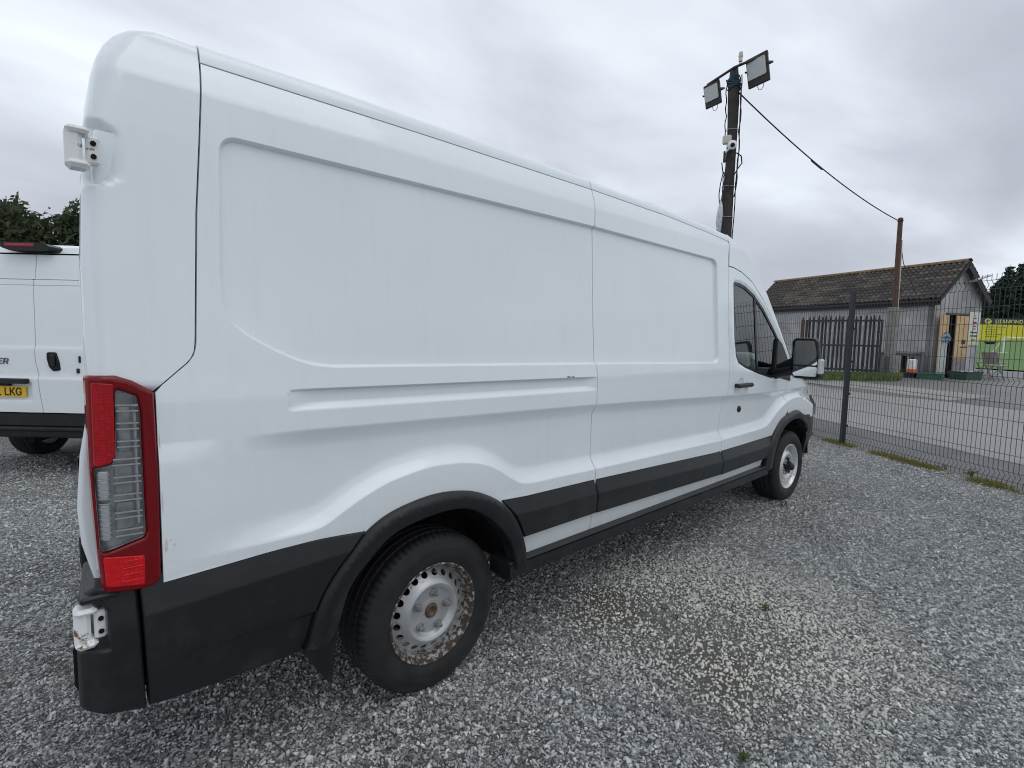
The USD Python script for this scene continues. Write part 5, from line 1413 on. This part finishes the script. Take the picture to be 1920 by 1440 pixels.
obj('tank', rbox((.22, .20, .36), .05).apply_translation((0, 0, .44)), 'can_white', can, 40); obj('neck', cyl((0, 0, .60), (0, 0, .68), .05, 12), 'black_plastic', can); obj('base', rbox((.24, .22, .16), .05).apply_translation((0, 0, .24)), 'orange_plastic', can, 40); obj('stand', rbox((.30, .28, .20), .04).apply_translation((0, 0, .09)), 'black_plastic', can, 40)
tb = thing('green_tub', 'shallow bright green plastic tub beside the sprayer can', 'tub', S(-.45, .70, 0), SA+.5)
def tub(w, d, h, t=.03):
    return J(bx((w, d, t), (0, 0, t/2)), bx((w, t, h), (0, -d/2, h/2), .008, rotm([1, 0, 0], .12)), bx((w, t, h), (0, d/2, h/2), .008, rotm([1, 0, 0], -.12)), bx((t, d, h), (-w/2, 0, h/2), .008, rotm([0, 1, 0], -.12)), bx((t, d, h), (w/2, 0, h/2), .008, rotm([0, 1, 0], .12)))


obj('basin', tub(.62, .42, .17), 'tub_green', tb); obj('rim', J(bx((.70, .05, .02), (0, -.23, .18), .006), bx((.70, .05, .02), (0, .23, .18), .006), bx((.05, .48, .02), (-.33, 0, .18), .006), bx((.05, .48, .02), (.33, 0, .18), .006)), 'tub_green', tb)
cr_ = thing('green_crate', 'dark green crate on the ground below the open shed doors', 'crate', S(-.72, -.62, 0), SA)
obj('basin', tub(.46, .80, .24), 'crate_green', cr_); obj('rim', J(bx((.05, .88, .03), (-.25, 0, .25), .006), bx((.05, .88, .03), (.25, 0, .25), .006), bx((.54, .05, .03), (0, -.42, .25), .006), bx((.54, .05, .03), (0, .42, .25), .006)), 'crate_green', cr_)
obj('content', rbox((.30, .5, .16), .06).apply_translation((0, .05, .20)), 'rag_blue', cr_, 40)


def chair(name, loc, rz, label):
    c = thing(name, label, 'chair', loc, rz)
    obj('seat', bx((.42, .42, .035), (0, 0, .44), .012), 'chair_plastic', c); obj('backrest', bx((.035, .40, .42), (-.28, 0, .70), .012, rotm([0, 1, 0], -.32)), 'chair_plastic', c)
    for s_ in (-1, 1):
        obj('leg', tube([(.22, s_*.19, 0), (-.20, s_*.19, .50)], .014, 6), 'chair_metal', c); obj('leg', tube([(-.24, s_*.17, 0), (.18, s_*.17, .44)], .014, 6), 'chair_metal', c)
    return c


chair('folding_chair', S(-.62, -2.30, 0), SA-1.75, 'pale folding chair against the shed gable, nearer the doors'); chair('folding_chair', S(-.30, -2.95, 0), SA-1.5, 'pale folding chair off the shed corner with its back to the playing field')
tbl = thing('trestle_table', 'small pale trestle table beyond the folding chairs', 'table', S(.25, -3.75, 0), SA-.3)
obj('top', bx((.5, .9, .03), (0, 0, .52), .01), 'chair_plastic', tbl)
for s_ in (-1, 1):
    obj('leg', tube([(-.22, s_*.34, 0), (.20, s_*.34, .51)], .014, 6), 'chair_metal', tbl); obj('leg', tube([(.22, s_*.34, 0), (-.20, s_*.34, .51)], .014, 6), 'chair_metal', tbl)
bw = lathe([(0, 0), (.10, 0), (.16, .06), (.17, .08), (.0, .07)], 20); bw.apply_transform(rotm([1, 0, 0], math.pi/2)); bw.apply_translation(S(-.30, -2.55, 1.16))
obj('black_bowl', bw, 'fascia_black', label='black bowl balanced on the chair back by the shed corner', cat='bowl')

# ------------------------------------------------------------------ playing field: board, goal, lamp posts
bb = np.array([100.9, 4.55]); bz = 2.75
ba = math.atan2(RIGHT[1], RIGHT[0])
bdz = thing('advert_board', 'yellow and navy DIAMOND advertising board across the playing field', 'billboard', (bb[0], bb[1], bz), ba)
obj('panel', bx((8.0, .12, 2.25), (.8, 0, 1.0), .01), 'board_yellow', bdz); obj('header', bx((9.0, .14, .85), (.6, 0, 2.56), .01), 'board_navy', bdz)
put_text('DIAMOND', .52, -1.0, -.075, 2.30, 'board_text', bdz, sx=1.12, depth=.02)
lg = trimesh.creation.torus(.30, .09, major_sections=24, minor_sections=6); lg.apply_transform(rotm([1, 0, 0], math.pi/2)); lg.apply_transform(trimesh.transformations.scale_matrix(1.25, direction=[1, 0, 0])); lg.apply_translation((-2.0, -.08, 2.56))
obj('logo', J(lg, bx((.42, .05, .16), (-1.92, -.08, 2.56)), bx((.14, .05, .34), (-1.98, -.08, 2.52))), 'board_text', bdz, 40)
r_ = np.random.default_rng(3)
for k in range(5): obj('print_row', J([bx((.30*r_.uniform(.5, 1), .02, .10), (-2.1+.36*q, -.07, 1.78-.34*k)) for q in range(int(r_.integers(5, 9)))]), 'sign_ink', bdz)
for x in (-2.8, 0, 2.8): obj('post', bx((.12, .12, 3.0), (x, .14, .6)), 'gate_steel', bdz)
for k, px in enumerate([(98.4, 7.4), (99.3, 6.6)]):
    q = G(px[0]+9, px[1]+1.2); sp = thing('street_lamp', 'far lamp post behind the yellow board, %s of two' % ('left' if k == 0 else 'right'), 'lamp post', q)
    obj('column', cyl((0, 0, 0), (0, 0, 4.6), .07, 8), 'galvanised', sp); obj('lamp_head', bx((.5, .16, .08), (.2*RIGHT[0], .2*RIGHT[1], 4.62), .02, rotm([0, 0, 1], ba)), 'galvanised', sp)
goal_d = 40.0
gq = EYE + goal_d*(_f + (1875-960)/FPX*RIGHT); gq = G(gq[0], gq[1])
gl2 = thing('football_goal', 'white frame of a small football goal on the playing field', 'goal', gq, ba)
obj('post', cyl((0, 0, 0), (0, 0, 1.2), .05, 10), 'goal_white', gl2); obj('post', cyl((3.6, 0, 0), (3.6, 0, 1.2), .05, 10), 'goal_white', gl2)
obj('crossbar', cyl((-.05, 0, 1.2), (3.65, 0, 1.2), .05, 10), 'goal_white', gl2); obj('ground_bar', cyl((0, .9, .04), (3.6, .9, .04), .04, 8), 'goal_white', gl2)
obj('stay', cyl((0, 0, 1.2), (0, .9, .04), .035, 8), 'goal_white', gl2); obj('stay', cyl((3.6, 0, 1.2), (3.6, .9, .04), .035, 8), 'goal_white', gl2)

# ------------------------------------------------------------------ vegetation
def leaves(centres, n, size, r_, flat=.6):
    """Leaf-sized faces, one per centre, tumbled."""
    c = np.asarray(centres); k = len(c)
    a = r_.normal(size=(k, 3)); a /= np.linalg.norm(a, axis=1, keepdims=True); b = np.cross(a, r_.normal(size=(k, 3))); b /= np.linalg.norm(b, axis=1, keepdims=True)
    s = size*r_.uniform(.6, 1.3, (k, 1)); nrm = np.cross(a, b)
    V = np.stack([c-a*s, c+b*s*.45+nrm*s*.12, c+a*s, c-b*s*.45+nrm*s*.12], 1).reshape(-1, 3); i = np.arange(k)*4
    F = np.vstack([np.stack([i, i+1, i+2], -1), np.stack([i, i+2, i+3], -1)])
    return trimesh.Trimesh(V, F, process=False)


def bush_tree(pos, h, rad, seed, mat, label, n=2600, spiky=True, bare=False, cat='tree', group=None):
    r_ = np.random.default_rng(seed); t = thing('tree', label, cat, pos)
    br = [tube([(0, 0, -.2), (.1*r_.normal(), .1*r_.normal(), h*.35), (.2*r_.normal(), .2*r_.normal(), h*.8)], [.14, .10, .03], 8)]; cen = []
    nb = 26
    for k in range(nb):
        z0 = h*r_.uniform(.12, .8); a = r_.uniform(0, 2*np.pi); lr = rad*(1-(z0/h)**1.6*.75)*r_.uniform(.55, 1.1); z1 = z0 + h*r_.uniform(.06, .22)
        p0, p1 = np.array([0, 0, z0]), np.array([lr*math.cos(a), lr*math.sin(a), min(z1, h*.98)]); pm = (p0+p1)/2 + r_.normal(size=3)*.12
        br.append(tube([p0, pm, p1], [.05, .035, .012], 5)); m = n//nb
        u = r_.uniform(.25, 1.08, m)[:, None]; q = p0+(p1-p0)*u + r_.normal(size=(m, 3))*np.array([.26, .26, .20])*rad/1.8*(1.15-.4*u)
        cen.append(q)
    for k in range(9 if spiky else 2):  # leading shoots that break the outline
        a = r_.uniform(0, 2*np.pi); d = rad*r_.uniform(.0, .75); top = h*r_.uniform(.80, 1.02) - d*.35; m = n//22
        zz_ = r_.uniform(0, 1, m)**.8; base = np.array([d*math.cos(a), d*math.sin(a), top-h*.26]); lean = r_.normal(size=2)*.12
        q = base + np.stack([zz_*lean[0]*2, zz_*lean[1]*2, zz_*h*.26], -1) + r_.normal(size=(m, 3))*np.array([.30, .30, .14])*(1.15-zz_)[:, None]
        cen.append(q); br.append(tube([base, base+[lean[0]*2, lean[1]*2, h*.28]], [.03, .008], 5))
    obj('trunk', J(br), 'trunk_bark', t, True)
    obj('crown', leaves(np.vstack(cen), 1, .15, r_), mat, t, False)
    if bare:
        tw = []
        for k in range(16):
            p = np.array([r_.normal()*.5, r_.normal()*.5, h*.2]); q = p + np.array([r_.normal()*.8, r_.normal()*.5-1.1, r_.uniform(.8, 2.4)]); m = (p+q)/2+r_.normal(size=3)*.3
            tw.append(tube([p, m, q], [.05, .035, .012], 5)); e = q+r_.normal(size=3)*.5; tw.append(tube([m, (m+e)/2+.1, e], [.03, .02, .008], 5))
        obj('bare_branches', J(tw), 'bare_wood', t, True)
    return t


plain('bare_wood', (.16, .125, .09), .9, vary=.3)
TL_ = [((-3.9, 30.6, 0), 6.2, 1.9, 11, 'leaf_dark', 'dark bushy tree furthest left above the second van'), ((-1.6, 31.0, 0), 7.5, 2.1, 12, 'leaf_olive', 'tallest olive green tree behind the second van roof'),
       ((-.1, 30.6, 0), 6.4, 1.6, 13, 'leaf_bramble', 'brownish thin tree between the olive and the dark green tree'), ((1.5, 29.6, 0), 6.9, 1.9, 14, 'leaf_dark', 'dark green tree with bare twigs next to the near van tail'),
       ((3.6, 29.4, 0), 6.8, 2.1, 15, 'leaf_olive', 'olive green tree half hidden behind the near van'), ((-6.4, 31.5, 0), 6.4, 2.2, 16, 'leaf_olive', 'olive tree at the left end of the row behind the vans')]
for q, h, r, sd, m, lab in TL_: bush_tree(q, h, r, sd, m, lab, n=6500, bare=(sd in (13, 14)))
hd_m = []
r_ = np.random.default_rng(21); c = np.stack([r_.uniform(-9, 7, 16000), 29.5+r_.normal(size=16000)*.7, r_.uniform(0, 1, 16000)**.75*7.0], -1)
c[:, 2] *= .8+.35*meshkit.noise(np.stack([c[:, 0]*.7, c[:, 1]*.3, c[:, 0]*0], -1))
hu_ = thing('hedge', 'dense dark undergrowth below the trees behind the second van', 'hedge'); obj('foliage', leaves(c, 1, .17, r_), 'leaf_dark', hu_, False)
r_ = np.random.default_rng(22); c = c[:9000]*[1, 1, .92]+[0, 0, .15]; obj('bramble', leaves(c+r_.normal(size=c.shape)*.25-[0, .45, 0], 1, .15, r_), 'leaf_olive', hu_, False)


def conifer(pos, h, rad, seed, label):
    r_ = np.random.default_rng(seed); t = thing('conifer', label, 'tree', pos); br = [tube([(0, 0, -.3), (0, 0, h*.6), (r_.normal()*.1, r_.normal()*.1, h)], [.25, .14, .02], 8)]; cen = []; n = 0
    z = h*.10
    while z < h*.985:
        lr = rad*(1-(z/h))**.8*r_.uniform(.75, 1.12)+.12
        for k in range(8):
            a = r_.uniform(0, 2*np.pi); L = lr*r_.uniform(.6, 1.15); p1 = np.array([L*math.cos(a), L*math.sin(a), z-.10*L+.15*r_.normal()]); m = max(8, int(44*L))
            u = r_.uniform(.08, 1, m)[:, None]; q = np.array([0, 0, z])+(p1-[0, 0, z])*u + r_.normal(size=(m, 3))*np.array([.20, .20, .10])*(1.1-.5*u) - np.array([0, 0, .12])*r_.uniform(0, 1, (m, 1))
            cen.append(q)
        z += h*.034*r_.uniform(.8, 1.25)
    obj('trunk', J(br), 'trunk_bark', t, True); obj('crown', leaves(np.vstack(cen), 1, .21, r_), 'needle_dark', t, False)


for k, (px, d, h, rad, lab) in enumerate([(1848, 92, 9.2, 3.4, 'lower dark conifer just right of the shed roof'), (1872, 88, 12.0, 3.6, 'pointed dark conifer above the yellow board'), (1893, 90, 12.6, 3.4, 'tall dark conifer with a thin tip above the board lettering'), (1916, 88, 12.2, 4.0, 'broad dark conifer at the right edge'),
                                          (1945, 92, 13, 4.2, 'dark conifer beyond the right edge of the row'), (1822, 98, 8.5, 3.6, 'dark conifer mostly behind the shed gable'), (1985, 95, 12, 4.0, 'dark conifer well beyond the right edge of the row'), (2040, 97, 13, 4.2, 'last dark conifer at the far right end of the row'), (1856, 99, 11.0, 4.2, 'dark conifer in the back of the row, left of the tallest'), (1905, 99, 12.6, 4.4, 'dark conifer in the back of the row, between the two tall ones')]):
    q = EYE + d*(_f + (px-960)/FPX*RIGHT); conifer(G(q[0], q[1]), h, rad, 40+k, lab)
# hedge at the near edge of the playing field
r_ = np.random.default_rng(31); n = 9000; s_ = r_.uniform(-18, 12, n); nn2 = 20.0 + r_.normal(size=n)*.28; zz2 = r_.uniform(0, 1, n)**.8*(.30+.35*meshkit.noise(np.stack([s_*1.1, s_*0, s_*0], -1)))
P = POST + s_[:, None]*FD + nn2[:, None]*FN; c = np.stack([P[:, 0], P[:, 1], height(P[:, 0], P[:, 1])+zz2], -1)
hg = thing('low_hedge', 'low ragged hedge along the near edge of the playing field', 'hedge'); obj('foliage', leaves(c, 1, .10, r_), 'hedge_leaf', hg, False)
# verge grass at the gate
def blades(c, h, r_, lean=.5):
    k = len(c); a = r_.uniform(0, 2*np.pi, k); d = np.stack([np.cos(a), np.sin(a), 0*a], -1); w = np.stack([-np.sin(a), np.cos(a), 0*a], -1)*(h*.09)[:, None]; L = (lean*r_.uniform(.1, 1, k)*h)[:, None]
    V = np.stack([c-w, c+w, c+d*L*.35+w*.7+np.stack([0*h, 0*h, h*.6], -1), c+d*L+np.stack([0*h, 0*h, h], -1)], 1).reshape(-1, 3); i = np.arange(k)*4
    return trimesh.Trimesh(V, np.vstack([np.stack([i, i+1, i+2], -1), np.stack([i, i+2, i+3], -1)]), process=False)


r_ = np.random.default_rng(33); n = 9000; u = r_.uniform(-.6, 3.4, n); P = g0+gd*u[:, None]*gl_/2.3 + np.stack([-gd[1], gd[0]], -1)*(r_.normal(size=n)*.25+.18)[:, None]
obj('verge_grass', blades(np.stack([P[:, 0], P[:, 1], height(P[:, 0], P[:, 1])-.01], -1), r_.uniform(.06, .26, n), r_), 'verge_grass', smooth=False, kind='stuff', label='rough grass growing under the palisade gate', cat='grass')
# moss line and weeds along the fence foot
r_ = np.random.default_rng(34); n = 26000; s_ = r_.uniform(-5.5, 4.5, n); dens = meshkit.fbm(np.stack([s_*2.2, s_*0, s_*0+3], -1), 3); keep = r_.uniform(0, 1, n) < np.clip((dens-.30)*3.2, .02, 1); s_ = s_[keep]; nn2 = -.05+r_.normal(size=len(s_))*.055*(.6+dens[keep])
P = POST + s_[:, None]*FD + nn2[:, None]*FN
obj('moss', blades(np.stack([P[:, 0], P[:, 1], 0*s_], -1), r_.uniform(.012, .05, len(s_)), r_, 1.6), 'moss_yellow', smooth=False, kind='stuff', label='yellow green moss and dry grass along the fence foot', cat='moss')


def weed(pos, h, n, seed, label, mat='weed_green'):
    r_ = np.random.default_rng(seed); t = thing('weed', label, 'weed', pos)
    st = [tube([(0, 0, 0), (r_.normal()*h*.2, r_.normal()*h*.2, h*r_.uniform(.6, 1))], [.003, .0015], 4) for k in range(max(3, n//8))]
    c = r_.normal(size=(n, 3))*np.array([h*.35, h*.35, h*.25])+[0, 0, h*.5]; c[:, 2] = np.abs(c[:, 2])
    obj('stem', J(st), mat, t, True); obj('leaves', leaves(c, 1, h*.22, r_), mat, t, False)


for k, (x, y, h, n, lab) in enumerate([(1.81, -1.70, .045, 40, 'small green weed in the gravel right of the bare patch'), (1.70, -1.55, .03, 24, 'tiny weed in the gravel beside the larger one'), (1.34, -1.40, .03, 20, 'tiny weed at the edge of the bare patch'), (.62, -2.08, .035, 40, 'low weed in the gravel near the bottom edge'),
                                      (6.98, -2.08, .09, 40, 'leafy weed at the foot of the mesh fence near the right edge'), (7.22, -1.80, .07, 30, 'small weed at the fence foot left of the leafy one'), (3.95, -1.02, .07, 24, 'weed sprouting by the front tyre')]):
    weed((x, y, 0.004), h, n, 60+k, lab)

# ------------------------------------------------------------------ gravel: loose stones over the yard sheet
protos = []
gi = UsdGeom.PointInstancer.Define(stage, '/World/gravel')
custom(gi.GetPrim(), 'loose crushed grey stone covering the yard', 'gravel', None, 'stuff')
UsdGeom.Scope.Define(stage, '/World/gravel/stones')
for k in range(6):
    r_ = np.random.default_rng(80+k); P = r_.normal(size=(11, 3)); P /= np.linalg.norm(P, axis=1, keepdims=True); P *= np.array([1.0, .72, .5])*r_.uniform(.8, 1.15, (11, 1))
    m_ = hull(P); usdkit.mesh(stage, f'/World/gravel/stones/stone_{k:03d}', m_, MAT['stone'], smooth=False); protos.append(f'/World/gravel/stones/stone_{k:03d}')
gi.CreatePrototypesRel().SetTargets([Sdf.Path(p) for p in protos])
r_ = np.random.default_rng(99); pts = []


def bare(x, y):
    """How worn the yard is: the brown bare patch beside the van and smaller ones."""
    p = np.stack([np.asarray(x), np.asarray(y), 0*np.asarray(x)], -1)
    n1 = meshkit.fbm(p*1.9+4, 4, 3)
    d1 = np.hypot(np.asarray(x)-1.17, np.asarray(y)+1.10)/.42; d2 = np.hypot(np.asarray(x)-1.10, np.asarray(y)+1.75)/.38
    return np.clip((np.exp(-d1**2)+.8*np.exp(-d2**2))*(.2+1.6*n1) + 1.1*np.clip(n1-.64, 0, 1), 0, 1)


xs_, ys_ = [], []
for d0, d1, dens in ((1.1, 2.6, 7200), (2.6, 4.2, 6000), (4.2, 6.2, 3600), (6.2, 9.0, 1700), (9.0, 14.0, 500)):
    m_ = int(.92*(d1*d1-d0*d0)*dens); dd = np.sqrt(r_.uniform(d0*d0, d1*d1, m_)); a_ = YAW + r_.uniform(-.92, .92, m_)
    xs_.append(EYE[0]+dd*np.cos(a_)); ys_.append(EYE[1]+dd*np.sin(a_))
x = np.concatenate(xs_); y = np.concatenate(ys_); d_ = np.hypot(x-EYE[0], y-EYE[1])
keep = across(x, y) < .02
keep &= ~((x > -.9) & (x < 4.5) & (y > .4)) | (r_.uniform(0, 1, len(x)) < .1)          # under the far half of the van nothing shows
keep &= (y < 6.5)
b_ = bare(x, y); keep &= r_.uniform(0, 1, len(x)) > b_*.72
x, y, d_ = x[keep], y[keep], d_[keep]
tx = []
for cx, cy in ((0, -.86), (4.245, -.845)):  # stones pushed up round the tyres
    t_ = r_.uniform(0, 2*np.pi, 260); tx.append(np.stack([cx+(.15+.05*r_.random(260))*np.cos(t_)*1.1, cy+(.145+.04*r_.random(260))*np.sin(t_)], -1))
tx = np.vstack(tx); x = np.concatenate([x, tx[:, 0]]); y = np.concatenate([y, tx[:, 1]]); d_ = np.hypot(x-EYE[0], y-EYE[1]); n = len(x); lift = np.where(np.arange(n) >= n-len(tx), .006, 0)
size = np.exp(r_.normal(math.log(.0068), .36, n))*(1+.07*np.clip(d_-3, 0, 9)); size = np.clip(size, .0035, .020)
q = r_.normal(size=(n, 4)); q[:, 0] += 1.2; q[:, 1:3] *= .55; q /= np.linalg.norm(q, axis=1, keepdims=True)
gi.CreatePositionsAttr(Vt.Vec3fArray.FromNumpy(np.stack([x, y, size*r_.uniform(.05, .45, n)+lift*r_.random(n)], -1).astype(np.float32)))
gi.CreateProtoIndicesAttr(Vt.IntArray.FromNumpy(r_.integers(0, 6, n).astype(np.int32)))
gi.CreateScalesAttr(Vt.Vec3fArray.FromNumpy(np.repeat(size[:, None], 3, 1).astype(np.float32)))
gi.CreateOrientationsAttr(Vt.QuathArray([Gf.Quath(float(a), float(b), float(c), float(d)) for a, b, c, d in q]))
print('stones', n)
# worn fines in the bare patch, and the odd bigger stone
for k, (x, y, s) in enumerate([(1.42, -1.29, .035)]):
    P = np.random.default_rng(5).normal(size=(14, 3)); P /= np.linalg.norm(P, axis=1, keepdims=True); m_ = hull(P*s*np.array([1.2, .9, .7])); m_.apply_translation((x, y, s*.35)); obj('stone', m_, 'rock', label='fist sized grey stone lying on the bare patch', cat='stone', smooth=False)
